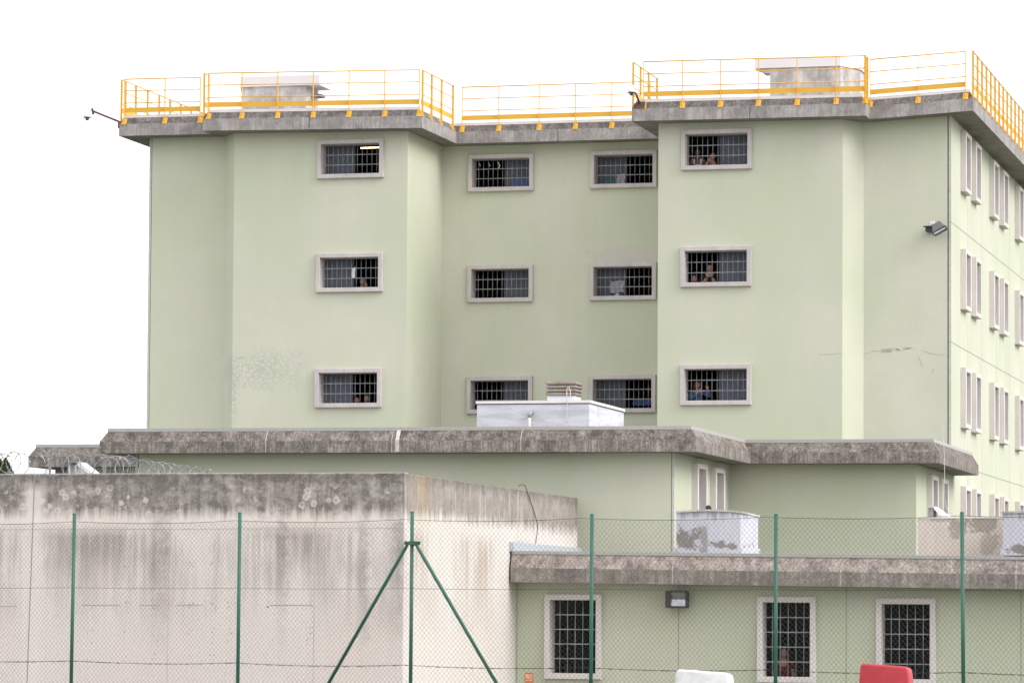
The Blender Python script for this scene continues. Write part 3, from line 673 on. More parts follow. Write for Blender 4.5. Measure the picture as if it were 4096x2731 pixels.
# ================================================================== CONCRETE PERIMETER WALL
zW = (pz(0, 1897, CWY) + pz(1620, 1890, CWY)) / 2; print('WALL top', zW, pz(0, 1897, CWY), pz(1620, 1890, CWY), PX(2311, 1978, XCW).z)
def wall_mat(name, light, dark, side=False):
    m = N(name, .95, .15); o = m.z(); d = m.math('SUBTRACT', zW, o[2])
    along = o[1] if side else o[0]
    st = m.noise((5, 5, .35), 6, .72); blot = m.noise((2.6, 2.6, 3.2), 9, .78, (3, 1, 2)); big = m.noise((.55, .55, .4), 3, .5, (9, 3, 1))
    fine = m.noise((14, 14, 12), 6, .8)
    a = m.mix(m.ramp(fine, [(.35, 0.0), (.7, 1.0)]), tuple(v * .9 for v in light), light)
    a = m.mix(m.math('MULTIPLY', m.ramp(big, [(.45, 0.0), (.7, 1.0)]), .35), a, tuple(v * k for v, k in zip(light, (.93, .84, .80))))
    # streaks below the band
    m1 = m.math('MULTIPLY', m.maprange(d, 1.1, 1.35), m.maprange(d, 3.6, 1.6))
    t1 = m.math('ADD', m.math('MULTIPLY', st, .5), m.math('MULTIPLY', big, .5))
    m1 = m.math('MULTIPLY', m1, m.ramp(t1, [(.46, 0.0), (.60, 1.0)]))
    a = m.mix(m.math('MULTIPLY', m1, .62 if not side else .75), a, dark if not side else tuple(v * k for v, k in zip(dark, (2.0, 1.8, 1.6))))
    # dark weathered top band with an uneven lower edge
    dd = m.math('ADD', d, m.math('MULTIPLY', m.math('SUBTRACT', st, .5), .9 if side else .7))
    band = m.maprange(dd, .98, .72)
    bl = m.ramp(m.math('ADD', m.math('MULTIPLY', blot, .65), m.math('MULTIPLY', st, .35)), [(.45, 1.0), (.58, .58 if not side else .75)])
    if side: bl = m.math('MULTIPLY', bl, m.ramp(m.noise((9, 9, .3), 5, .7, (2, 2, 2)), [(.30, .5), (.47, 1.0)]))
    a = m.mix(m.math('MULTIPLY', m.math('MULTIPLY', band, bl), .97), a, dark if not side else tuple(v * k for v, k in zip(dark, (1.25, 1.22, 1.18))))
    top = m.maprange(m.math('ADD', d, m.math('MULTIPLY', m.math('SUBTRACT', blot, .5), .5)), .28, .0)
    a = m.mix(m.math('MULTIPLY', top, .6), a, tuple(v * .55 for v in dark))
    # lichen rings
    if not side:
        vo = m.n('ShaderNodeTexVoronoi'); vo.inputs['Scale'].default_value = 1; vo.inputs['Randomness'].default_value = 1
        wv = m.n('ShaderNodeVectorMath'); wv.operation = 'MULTIPLY_ADD'; tn = m.n('ShaderNodeTexNoise'); tn.inputs['Scale'].default_value = 9; m.l(m.pos, tn.inputs['Vector'])
        m.l(tn.outputs['Color'], wv.inputs[0]); wv.inputs[1].default_value = (.35, .35, .35); m.l(m.mapping((4.2, .01, 4.2)), wv.inputs[2]); m.l(wv.outputs[0], vo.inputs['Vector'])
        rg = m.ramp(vo.outputs['Distance'], [(.10, .4), (.20, 1.0), (.30, .9), (.36, 0.0)])
        sel = m.ramp(m.noise((1.1, .1, 1.6), 3, .6, (7, 7, 7)), [(.44, 0.0), (.52, 1.0)])
        low = m.math('MULTIPLY', m.maprange(d, .15, .4), m.maprange(d, 1.15, .95))
        a = m.mix(m.math('MULTIPLY', m.math('MULTIPLY', m.math('MULTIPLY', rg, sel), low), .8), a, tuple(v * .80 for v in light))
    a = m.mix(m.math('MULTIPLY', m.ramp(m.noise((20, 20, 16), 5, .85, (1, 4, 2)), [(.56, 0.0), (.66, 1.0)]), .55), a, light)
    a = m.mix(m.math('MULTIPLY', m.ramp(m.noise((15, 15, 11), 5, .85, (8, 4, 2)), [(.33, 1.0), (.43, 0.0)]), .5), a, dark)
    if side:
        ob = m.maprange(m.math('ABSOLUTE', m.math('SUBTRACT', along, CWY + 1.3)), 1.0, .2)
        ob = m.math('MULTIPLY', ob, m.maprange(d, 1.5, .5)); ob = m.math('MULTIPLY', ob, m.ramp(st, [(.4, 0.0), (.6, 1.0)]))
        a = m.mix(m.math('MULTIPLY', ob, .6), a, (.42, .29, .13))
    if not side:                                   # run-off strips beside the corner and the joint
        for px_, w_ in ((1590, .28), (1455, .16), (640, .3), (1130, .16)):
            xx = PY(px_, 2100, CWY).x; s_ = m.maprange(m.math('ABSOLUTE', m.math('SUBTRACT', m.math('ADD', o[0], m.math('MULTIPLY', m.math('SUBTRACT', blot, .5), .5)), xx)), w_, w_ * .3)
            a = m.mix(m.math('MULTIPLY', m.math('MULTIPLY', s_, m.maprange(d, 4.2, 1.5)), m.math('MULTIPLY', m.ramp(blot, [(.35, .9), (.62, .1)]), .65)), a, dark)
        xj = PY(135, 2000, CWY).x; s_ = m.maprange(m.math('ABSOLUTE', m.math('SUBTRACT', m.math('ADD', o[0], m.math('MULTIPLY', m.math('SUBTRACT', blot, .5), .3)), xj)), .32, .12)
        a = m.mix(m.math('MULTIPLY', m.math('MULTIPLY', s_, m.maprange(d, .15, .4)), .75), a, light)
    m.color(a); m.bump(fine, .012, .4); MAT[name] = m.m
wall_mat('wall_front', (.83, .75, .72), (.185, .165, .152)); wall_mat('wall_side', (.74, .69, .65), (.20, .18, .165), True)
pw_ = thing('perimeter_wall', (XCW, CWY, GZ), 'high stained concrete perimeter wall turning a corner at the lower left', 'wall')
XWL = PY(-500, 1890, CWY).x
mb = MB(); mb.box(XWL, XCW - .001, CWY, CWY + .35, GZ, zW - .0, 0); mb.obj('front_wall', 'wall_front', pw_, bevel=.025)
mb = MB(); mb.box(XCW - .35, XCW, CWY + .001, YCE, GZ, zW - .002, 0); mb.obj('side_wall', 'wall_side', pw_, bevel=.025)
simple('wall_top_light', (.62, .56, .53), .9, .2, 0, .3, 10)
mb = MB(); mb.box(XWL, XCW - .03, CWY + .02, CWY + .33, zW, zW + .015); mb.obj('top_edge', 'wall_top_light', pw_)
def wline(a, b, Y, w, name, mat):
    p, q = PY(*a, Y), PY(*b, Y); mb = MB(); mb.bar((p.x, Y - .002, p.z), (q.x, Y - .002, q.z), w, .005, (0, 1, 0)); mb.obj(name, mat, pw_)
wline((139, 1900), (107, 2760), CWY, .022, 'joint', 'form_line')
wline((681, 2060), (667, 2760), CWY, .008, 'form_line', 'form_line_soft'); wline((1261, 2070), (1252, 2760), CWY, .008, 'form_line', 'form_line_soft')
wline((-100, 2117), (1618, 2111), CWY, .006, 'form_line', 'form_line_soft'); wline((-100, 2424), (72, 2424), CWY, .012, 'form_line', 'form_line')
for s0, s1 in ((330, 480), (560, 640), (705, 810), (1080, 1250)): wline((s0, 2419), (s1, 2419), CWY, .012, 'form_line', 'form_line')
mb = MB()
for _ in range(90):
    px, py = random.choice((360, 500, 620, 760, 850, 920, 1080, 1240)) + random.uniform(-12, 12), random.choice((2260, 2420, 2420, 2520, 2560, 2625)) + random.uniform(-14, 14)
    p = PY(px, py, CWY); r = random.uniform(.006, .018); n = 8
    mb.add([(p.x + r * math.cos(k * math.pi / 4), CWY - .002, p.z + r * 1.1 * math.sin(k * math.pi / 4)) for k in range(n)], [tuple(range(n))])
mb.obj('blowholes', 'form_line', pw_)
mb = MB()
for px in (2072,):
    y = PX(px, 2000, XCW).y; mb.box(XCW - .01, XCW + .004, y - .02, y + .02, GZ, zW - .05)
mb.obj('pale_joint', 'sealant', pw_)
# black cable over the wall, cable down the wing eave
def cable(pts, fn, r, label, mat, name='cable'):
    P = [fn(px, py) for px, py in pts]; Q = []
    for i in range(len(P) - 1):
        p0, p1, p2, p3 = P[max(i - 1, 0)], P[i], P[i + 1], P[min(i + 2, len(P) - 1)]
        for k in range(5):
            t = k / 5; Q.append(.5 * ((2 * p1) + (p2 - p0) * t + (2 * p0 - 5 * p1 + 4 * p2 - p3) * t * t + (3 * p1 - p0 - 3 * p2 + p3) * t ** 3))
    Q.append(P[-1]); mb = MB(); mb.tube(Q, r, 6); return tag(mb.obj(name, mat), label, 'cable')
cable([(2074, 1943), (2082, 1938), (2100, 1942), (2112, 1975), (2126, 2015), (2142, 2065), (2150, 2105), (2146, 2150), (2137, 2192)], lambda a, b: PX(a, b, XCW + .03), .009, 'black cable hanging from the top of the concrete wall', 'black_cable')
cable([(3768, 1700), (3774, 1770), (3778, 1850), (3779, 1990), (3786, 2030), (3812, 2055), (3860, 2066), (3960, 2066)], lambda a, b: PY(a, b, LBY + 3.3 if b > 1900 else LBY + 3.3), .006, 'thin pale cable hanging from the right corner of the wing eave', 'wire_white')

# ---- rooftop boxes on the annexe
def blot_mat(name, base, grey, spots, top=None, sp=4.5):
    """paint with worn patches of a given place: spots (x, z, rx, rz, strength)"""
    m = N(name, .85, .25); o = m.z(); nz = m.noise((sp, sp, sp), 8, .75, (4, 0, 1)); a = m.mix(m.ramp(m.noise((6, 6, 2), 6, .7), [(.35, 0.0), (.7, 1.0)]), tuple(v * .9 for v in base), base)
    tot = None
    for x, z, rx, rz, k in spots:
        dx = m.math('DIVIDE', m.math('SUBTRACT', o[0], x), rx); dz = m.math('DIVIDE', m.math('SUBTRACT', o[2], z), rz)
        d = m.math('ADD', m.math('SQRT', m.math('ADD', m.math('MULTIPLY', dx, dx), m.math('MULTIPLY', dz, dz))), m.math('MULTIPLY', m.math('SUBTRACT', nz, .5), 5.0))
        w = m.math('MULTIPLY', m.maprange(d, 1.05, .75), k); tot = w if tot is None else m.math('MAXIMUM', tot, w)
    a = m.mix(tot, a, m.mix(m.noise((9, 9, 9), 6, .8), tuple(v * .6 for v in grey), tuple(v * 1.35 for v in grey)))
    if top:
        t = m.math('ADD', m.maprange(o[2], top - .38, top), m.math('MULTIPLY', m.math('SUBTRACT', m.noise((9, 9, 1.2), 6, .75), .5), 2.2))
        a = m.mix(m.math('MULTIPLY', m.maprange(t, .45, .95), .8), a, (.25, .24, .235))
    m.color(a); m.bump(nz, .01, .4); MAT[name] = m.m
BY = LBY + 1.3
_w = lambda px, py, Y: (PY(px, py, Y).x, PY(px, py, Y).z)
blot_mat('peeling_white', (.62, .615, .685), (.27, .25, .235), [(*_w(2742, 2158, BY), .30, .26, 1), (*_w(2815, 2165, BY), .12, .3, .7), (*_w(2910, 2182, BY), .36, .09, 1), (*_w(3018, 2165, BY), .09, .26, 1), (*_w(4075, 2196, BY), .3, .1, 1)], pz(2800, 2042, BY))
simple('rust_rim', (.32, .17, .10), .9, .2, 0, .5, 6)
def skylight(label, cols, bot, back):
    """cols: (px, dY, top py)"""
    front = [PY(px, py, BY + dy) for px, dy, py in cols]; x0, x1 = front[0].x, front[-1].x
    pts = [(p.x, p.y) for p in front] + [(x1, BY + back), (x0, BY + back)]; tops = [p.z for p in front] + [front[-1].z, front[0].z]
    zb = zL0 + .68
    root = thing('rooflight_box', (x0, BY, zb), label, 'rooftop structure', 'white peeling rooflight boxes on the annexe roof')
    mb = MB(); mb.prism(pts, zb, tops); mb.obj('wall', 'peeling_white', root)
    mb = MB(); o = .03; n = len(pts)
    cx = sum(p[0] for p in pts) / n; cy = sum(p[1] for p in pts) / n
    e = [(x + (o if x > cx else -o), y + (o if y > cy else -o)) for x, y in pts]
    vs = [(x, y, z - .02) for (x, y), z in zip(e, tops)] + [(x, y, z + .025) for (x, y), z in zip(e, tops)]
    mb.add(vs, [tuple(range(n))[::-1], tuple(range(n, 2 * n))] + [(i, (i + 1) % n, (i + 1) % n + n, i + n) for i in range(n)]); mb.obj('rim', 'hut_stained', root)
    mb = MB(); vs = []
    e2 = [(x + (.05 if x > cx else -.05), y + (.05 if y > cy else -.06)) for x, y in pts]
    zk = pz(2800, 2190, BY); mb.prism(e2, zb, zk); mb.obj('skirting', 'peeling_white', root); return root
b1 = skylight('white peeling rooflight box with a curved top on the annexe roof, beside the wing windows', [(2706, .05, 2046), (2770, .0, 2042), (2833, -.04, 2040), (2900, -.03, 2042), (2962, .0, 2048), (3000, .45, 2056), (3032, .95, 2064)], 2190, .98)
b2 = skylight('white peeling rooflight box cut by the right edge of the view, on the annexe roof', [(4011, 0, 2050), (4060, -.02, 2048), (4160, -.02, 2046), (4330, .0, 2050)], 2200, 2.6)
mb = MB(); p = PY(2834, 2039, BY + .3); mb.ball((p.x, p.y, p.z + .05), .075, .07, .07, 10); mb.box(p.x - .06, p.x + .065, p.y - .05, p.y + .05, p.z - .06, p.z + .05)
tag(mb.obj('bag', 'black_cable'), 'small dark bundle lying on top of the rooflight box left of its middle', 'bag')
# stained parapet wall behind, far right
WY = LBY + 4
blot_mat('parapet_conc', (.72, .63, .565), (.33, .29, .25), [(*_w(3930, 2085, WY), .45, .28, .85), (*_w(3830, 2110, WY), .3, .2, .7), (*_w(3960, 2170, WY), .25, .3, .5), (*_w(3770, 2080, WY), .3, .05, .5)], None, 3.0)
para = thing('parapet_wall', (PY(3671, 2100, WY).x, WY, zL0 + .7), 'beige concrete parapet with grey stains on the annexe roof at the far right', 'wall')
mb = MB(); x0, x1 = PY(3671, 2100, WY).x, PY(4300, 2100, WY).x; zt = pz(3850, 2072, WY); mb.box(x0, x1, WY, WY + .25, zL0 + .6, zt); mb.obj('wall', 'parapet_conc', para)
mb = MB(); mb.box(x0 - .02, x1, WY - .02, WY + .27, zt, zt + .03); mb.obj('coping', 'coping', para)
cw = thing('roof_cowl', (PY(3713, 2060, WY + .3).x, WY + .3, zt), 'small concrete cowl with a sloping white lid behind the beige parapet at the right', 'rooftop structure')
mb = MB(); x0, x1 = PY(3713, 2040, WY + .3).x, PY(3733, 2040, WY + .3).x; zc = pz(3720, 2030, WY + .3); mb.box(x0, x1, WY + .3, WY + .9, zt - .5, zc); mb.obj('body', 'soffit', cw)
mb = MB(); mb.box(x0 - .03, x1 + .02, WY + .27, WY + .93, zc, zc + .04); mb.obj('hood', 'frame_concrete', cw)
mb = MB(); q = [PY(a_, b_, WY + .3) for a_, b_ in ((3734, 2034), (3738, 2024), (3796, 2066), (3770, 2068))]
mb.add(q + [p + V((0, .5, 0)) for p in q], [(0, 1, 2, 3), (7, 6, 5, 4)] + [(i, (i + 1) % 4, (i + 1) % 4 + 4, i + 4) for i in range(4)]); mb.obj('lid', 'coping', cw)

# ---- warning sign
SY2 = LBY - .015
simple('sign_orange', (.75, .20, .045), .5, .4, 0, .05); simple('sign_white', (.75, .70, .70), .5, .4, 0, .0)
p = PY(2116.5, 2709.5, SY2); sg = thing('warning_sign', p, 'small orange warning sign with two white pictogram squares on the annexe wall', 'sign')
w, h = .095, .12
mb = MB(); mb.box(p.x - w, p.x + w, SY2 - .004, SY2 + .006, p.z - h, p.z + h); mb.obj('plate', 'sign_orange', sg)
mb = MB(); mb.box(p.x - w + .015, p.x - .008, SY2 - .007, SY2 - .004, p.z + .01, p.z + .085); mb.obj('pictogram', 'sign_white', sg)
mb = MB(); mb.box(p.x + .008, p.x + w - .015, SY2 - .007, SY2 - .004, p.z + .01, p.z + .085); mb.obj('pictogram', 'sign_white', sg)
mb = MB(); mb.lathe((p.x + .045, SY2 - .010, p.z + .048), [(.016, 0), (.016, .003)], 12, 0, 'Y'); mb.bar((p.x + .03, SY2 - .008, p.z + .068), (p.x + .062, SY2 - .008, p.z + .03), .003, .004); mb.obj('symbol', 'black_cable', sg)
mb = MB(); mb.box(p.x - .062, p.x - .055, SY2 - .010, SY2 - .007, p.z + .025, p.z + .07); mb.box(p.x - .04, p.x - .035, SY2 - .010, SY2 - .007, p.z + .025, p.z + .07); mb.obj('symbol', 'sign_orange', sg)
for dz in (-.018, -.062):
    mb = MB(); mb.box(p.x - w + .015, p.x + w - .015, SY2 - .007, SY2 - .004, p.z + dz - .008, p.z + dz + .008); mb.obj('stripe', 'sign_white', sg)

# ---- floodlights and cameras
simple('lamp_black', (.035, .035, .038), .5, .5); simple('lamp_grey', (.17, .16, .165), .5, .5, 0, .1); simple('reflector', (.42, .42, .45), .22, .6, .8, .25, 12); simple('dome_glass', (.10, .11, .11), .15, .7)
simple('rusty_arm', (.16, .085, .085), .8, .3, 0, .3, 12); simple('cam_white', (.80, .78, .78), .4, .5, 0, .03)
c = PY(2708, 2396, LBY - .35)
fl = thing('floodlight', c, 'black wall floodlight with a silvery reflector between the annexe windows', 'floodlight')
mb = MB(); x, y, z = c
mb.bevbox(x - .265, x + .245, y + .05, y + .22, z - .2, z + .2, .02); mb.box(x - .03, x + .03, y + .22, LBY, z - .03, z + .03); mb.box(x - .265, x - .15, y - .06, y + .06, z - .19, z + .19)
mb.box(x + .20, x + .245, y - .03, y + .06, z - .2, z + .18); mb.box(x - .15, x + .2, y - .04, y + .06, z + .165, z + .2); mb.box(x - .15, x + .2, y - .06, y + .06, z - .2, z - .15); mb.obj('housing', 'lamp_black', fl)
mb = MB(); mb.add([(x - .15, y - .01, z - .15), (x + .2, y - .01, z - .15), (x + .2, y + .04, z), (x - .15, y + .04, z), (x + .2, y - .02, z + .165), (x - .15, y - .02, z + .165)], [(0, 1, 2, 3), (3, 2, 4, 5)]); mb.obj('reflector', 'reflector', fl)
mb = MB(); mb.box(x - .2, x + .12, LBY - .06, LBY - .001, z - .08, z + .08); mb.obj('bracket', 'lamp_black', fl)
c = PY(3750, 905, YF2 - .45)
fl = thing('floodlight', c, 'grey tilted floodlight on an arm high on the right end of the prison block', 'floodlight')
rot = Matrix.Rotation(math.radians(-28), 3, 'Y'); x, y, z = c
def tilt(mb): mb.v = [tuple(c + rot @ (V(p) - c)) for p in mb.v]; return mb
mb = MB(); mb.add([(x - .21, y - .05, z - .10), (x + .2, y - .05, z - .10), (x + .2, y + .2, z - .10), (x - .21, y + .2, z - .10), (x - .12, y + .02, z + .12), (x + .12, y + .02, z + .12), (x + .12, y + .16, z + .12), (x - .12, y + .16, z + .12)],
              [(0, 3, 2, 1), (4, 5, 6, 7), (0, 1, 5, 4), (1, 2, 6, 5), (2, 3, 7, 6), (3, 0, 4, 7)]); tilt(mb).obj('housing', 'lamp_grey', fl, bevel=.01)
mb = MB()
for q in ((x - .22, x + .22, z - .125, z - .10), (x - .22, x + .22, z - .20, z - .185), (x - .22, x - .2, z - .185, z - .125), (x + .2, x + .22, z - .185, z - .125)): mb.box(q[0], q[1], y - .06, y - .02, q[2], q[3])
mb.box(x - .2, x + .2, y - .02, y + .2, z - .2, z - .125); tilt(mb).obj('rim', 'lamp_black', fl)
mb = MB(); mb.box(x - .19, x + .19, y - .045, y - .021, z - .18, z - .13); tilt(mb).obj('lens', 'reflector', fl)
mb = MB(); mb.box(x - .42, x - .1, y + .02, y + .25, z + .0, z + .02); mb.box(x - .36, x - .16, y + .1, YF2, z - .12, z - .0); mb.obj('bracket', 'lamp_black', fl)
mb = MB(); mb.box(x - .21, x - .09, y + .0, y + .12, z + .07, z + .15); mb.obj('junction_box', 'cam_white', fl)
def dome(cx, cy, Y, label, arm, plate, stem):
    c = PY(cx, cy, Y); r = thing('dome_camera', c, label, 'security camera', 'white dome cameras at the roof edge')
    mb = MB(); mb.lathe((c.x, c.y, c.z), [(.115, -.03), (.118, -.015), (.112, .03), (.095, .075), (.06, .115), (.03, .135), (.022, .16)], 20); mb.tube([PY(*q, Y) for q in stem], .018, 8); mb.obj('housing', 'cam_white', r)
    mb = MB(); mb.lathe((c.x, c.y, c.z), [(.12, -.042), (.12, -.03)], 20); mb.obj('rim', 'lamp_grey', r)
    mb = MB(); mb.lathe((c.x, c.y, c.z - .042), [(.02, -.088), (.042, -.076), (.056, -.05), (.06, -.02), (.058, 0)], 18); mb.obj('dome', 'dome_glass', r)
    mb = MB(); P = [PY(q[0], q[1], q[2]) for q in arm]; mb.tube(P, .032, 8); mb.obj('arm', 'rusty_arm', r)
    mb = MB(); plate(mb); mb.obj('bracket', 'rusty_arm', r); return r
def pl1(mb): a, b = PY(369, 434, Y2), PY(373, 459, Y2); mb.bar(a, b, .05, .06, (0, 1, 0)); q = PY(474, 497, Y2 - .02); mb.box(q.x - .03, q.x + .02, Y2 - .01, Y2 + .1, q.z - .12, q.z + .1)
dome(349, 466, Y2, 'white dome camera on a long rusty arm at the far left roof corner', [(374, 446, Y2), (476, 487, Y2 + .05)], pl1, [(349, 444), (352, 441), (370, 443)])
Yc = Y1 - .35
def pl2(mb): q = PY(2562, 421, Y1 - .01); mb.box(q.x - .13, q.x + .12, Y1 - .02, Y1 + .06, q.z - .1, q.z + .1)
dome(2526, 366, Yc, 'white dome camera on a short rusty arm at the left corner of the right block', [(2541, 371, Yc), (2548, 385, Yc + .05), (2558, 415, Y1)], pl2, [(2526, 346), (2527, 337), (2532, 345), (2540, 368)])

# ================================================================== RAZOR WIRE
simple('galv', (.30, .31, .34), .45, .5, .5, .2, 20)
rz = thing('razor_wire', PY(300, 1890, CWY + 1), 'tangled coil of razor wire along the top left of the concrete wall', 'razor wire')
axis = [(120, 1858, CWY + .6, .29), (200, 1852, CWY + 1.2, .30), (300, 1860, CWY + 2.2, .27), (420, 1868, CWY + 3.4, .26), (520, 1872, CWY + 4.8, .25), (620, 1884, CWY + 6.2, .22), (720, 1893, CWY + 7.8, .20), (800, 1903, CWY + 9, .19), (850, 1908, CWY + 9.8, .16)]
AX = [(PY(a, b, c), r) for a, b, c, r in axis]; Q = []; ph = 0
for i in range(len(AX) - 1):
    (p, r0), (q, r1) = AX[i], AX[i + 1]; L = (q - p).length; n = int(L / .30 * 26); d = (q - p).normalized(); s = d.cross(V((0, 0, 1))).normalized()
    for k in range(n):
        t = k / n; ph += 2 * math.pi / 26; r = (r0 + (r1 - r0) * t) * (1 + .1 * math.sin(ph * .37) + .05 * math.sin(ph * 1.3))
        Q.append(p.lerp(q, t) + V((0, 0, 1)) * math.cos(ph) * r + s * math.sin(ph) * r + d * (.12 * math.sin(ph * .5)))
mb = MB(); mb.tube(Q, .007, 4, 0, False, False); mb.obj('coil', 'galv', rz)
def barbs(Q, mb, step=3):
    for i in range(0, len(Q) - 1, step):
        d = (Q[i + 1] - Q[i]).normalized(); u = V((random.uniform(-1, 1), random.uniform(-1, 1), random.uniform(-1, 1))).normalized(); w = d.cross(u).normalized()
        c = Q[i]; mb.add([c - d * .02 + w * .022, c + d * .02 - w * .006, c + d * .03 + w * .02, c - d * .02 - w * .022, c - d * .03 + w * .006], [(0, 1, 2), (3, 1, 4)])
mb = MB(); barbs(Q, mb); mb.obj('barbs', 'galv', rz)['kind'] = 'stuff'
for (p, r) in AX[1::2]:
    mb = MB(); mb.box(p.x - .02, p.x + .02, p.y - .02, p.y + .02, GZ, p.z + r * .2); mb.obj('support_post', 'galv', rz)
rz2 = thing('razor_wire', PY(40, 1890, CWY + .2), 'loose open loops of thin razor wire against the sky, left end of wall', 'razor wire')
Q = []
for k in range(330):
    t = k / 30; x = -70 + t * 22; a = 2 * math.pi * t * .62
    Q.append(PY(x + 38 * math.sin(a), 1852 + 42 * math.cos(a) + 6 * math.sin(t * 2.1), CWY + .25 + .12 * math.sin(t)))
mb = MB(); mb.tube(Q[:230], .0075, 4, 0, False, False); mb.obj('coil', 'galv', rz2)
mb = MB(); barbs(Q[:230], mb, 4); mb.obj('barbs', 'galv', rz2)['kind'] = 'stuff'

# ================================================================== TREES beyond, far left
simple('bark', (.09, .07, .05), .9, .2)
mt = N('leaf', .7, .3); mt.color(mt.mix(mt.noise((1.5, 1.5, 1.5), 3), (.03, .06, .02), (.11, .16, .05))); MAT['leaf'] = mt.m
def tree(px, py, Y, r, h, label):
    top = PY(px, py, Y); base = V((top.x, Y, GZ)); H = top.z - GZ
    root = thing('tree', base, label, 'tree', 'trees beyond the concrete wall')
    mb = MB(); mb.tube([base, base + V((.1, 0, H * .5)), base + V((.05, 0, H * .93))], [.28, .16, .03], 8)
    for _ in range(22):
        t = random.uniform(.25, .9); a = random.uniform(0, 6.28); l = r * (1.05 - t) * 1.0; b = base + V((.08, 0, H * t))
        mb.tube([b, b + V((math.cos(a) * l, math.sin(a) * l, l * .9))], [.05, .012], 5)
    mb.obj('trunk', 'bark', root)
    mb = MB()
    for _ in range(16000):
        t = random.random() ** .75; a = random.uniform(0, 6.28); rr_ = r * (1 - t) ** .75 * random.uniform(.35, 1.0) * (1 + .25 * math.sin(a * 3 + t * 22))
        c = base + V((math.cos(a) * rr_ + .05, math.sin(a) * rr_, H * (.18 + .82 * t))); s = random.uniform(.05, .10)
        u = V((random.uniform(-.5, .5), random.uniform(-.5, .5), 1)).normalized(); w = u.cross(V((random.uniform(-1, 1), random.uniform(-1, 1), .1))).normalized()
        mb.add([c - u * s, c + w * s * .35, c + u * s, c - w * s * .35], [(0, 1, 2, 3)])
    mb.obj('crown', 'leaf', root)
tree(18, 1836, 126, 1.9, 9, 'dark leafy treetop just showing above the wall at the left edge')
tree(-14, 1822, 132, 2.2, 9, 'taller leafy treetop cut by the left edge of the view')
# ================================================================== GREEN WIRE FENCE
simple('post_green', (.035, .135, .095), .45, .5, 0, .12, 5)
simple('wire_green', (.085, .095, .075), .6, .4, 0, .1); simple('wire_dark', (.05, .05, .045), .6, .4)
def at_depth(px, py, D): c = V((px - PPX, -(py - PPY), -F)) * (D / F); return O + C2W @ c
FA, FB = at_depth(298, 2250, 55.4), at_depth(3850, 2250, 49.2)
FU = V((FB.x - FA.x, FB.y - FA.y, 0)).normalized(); FN = V((-FU.y, FU.x, 0))
def FP(px, py): d = ray(px, py); return O + d * ((FA - O).dot(FN) / d.dot(FN))
fence = thing('mesh_fence', (FA.x, FA.y, 0), 'green chain link fence on round green posts across the foreground', 'fence')
posts = [(298, 2052), (959.6, 2048), (1649, 2045), (2368, 2055), (3104, 2055), (3848, 2047)]
PT = [FP(*p) for p in posts]; print('posts', [round((b - a).length, 2) for a, b in zip(PT, PT[1:])], [round(p.z, 2) for p in PT])
step = (PT[-1] - PT[0]).dot(FU) / 5
for i, p in enumerate(PT):
    mb = MB(); lean = (-.012, -.004, -.003, -.002, .0, .012)[i] * 2.2
    bot = V((p.x, p.y, -.1)) + FU * lean * 1.0; mb.tube([bot, p - V((0, 0, .006))], .027, 16); mb.obj('post', 'post_green', fence)
    mb = MB(); mb.lathe((p.x, p.y, p.z - .006), [(.028, -.01), (.028, .0), (.022, .008), (.004, .012)], 16); mb.obj('cap', 'post_green', fence)
for s in (-1, 6):
    p = PT[0] + FU * (-step) if s < 0 else PT[-1] + FU * step
    mb = MB(); mb.tube([V((p.x, p.y, -.1)), p], .027, 16); mb.obj('post', 'post_green', fence)
off = FN * -.034
for a, b in (((1634, 2171), (1304, 2750)), ((1662, 2171), (1998, 2750))):
    A_, B_ = FP(*a) + off * .2, FP(*b) + off * .2; d = (B_ - A_).normalized(); B_ = A_ + d * ((A_.z + .05) / -d.z)
    mb = MB(); h = A_ + d * .12
    mb.tube([A_ - d * .02, A_ + d * .01, h, B_], [.010, .020, .026, .026], 12); mb.obj('brace', 'post_green', fence)
a, b = FP(1622, 2171), FP(1676, 2171)
mb = MB(); mb.bar(a + off, b + off, .008, .052); mb.bar(a - off, b - off, .008, .052); mb.tube([FP(1649, 2160), FP(1649, 2182)], .034, 16); mb.obj('bracket', 'post_green', fence)
for q in ((1629, 2172), (1670, 2172)):
    mb = MB(); c_ = FP(*q) + off * 1.4; mb.tube([c_, c_ + FN * .03], .009, 8); mb.obj('bolt', 'lamp_black', fence)
# line wires
L0 = PT[0] - FU * step; nspan = 7; zt = FP(2048, 2080).z
def line_wire(py, r, sag, twist, name):
    z = FP(2048, py).z; Q = []
    for i in range(nspan):
        for k in range(24):
            t = k / 24; p = L0 + FU * ((i + t) * step); Q.append(V((p.x, p.y, z + .03 - sag * 4 * t * (1 - t))) + FN * -.004)
    mb = MB(); mb.tube(Q, r, 5, 0, True, False)
    if twist:
        for i in range(0, len(Q) - 1):
            for k in range(2):
                if random.random() < .75:
                    c = Q[i].lerp(Q[i + 1], random.random()); mb.tube([c - FU * .022, c - FU * .008 + V((0, 0, -.009)), c + FU * .008 + V((0, 0, .004)), c + FU * .022 + V((0, 0, -.011))], .0042, 4, 0, True, False)
    mb.obj(name, 'wire_dark', fence)
line_wire(2082, .0035, .035, False, 'line_wire'); line_wire(2362, .0028, .01, False, 'line_wire'); line_wire(2672, .0035, .03, True, 'line_wire')
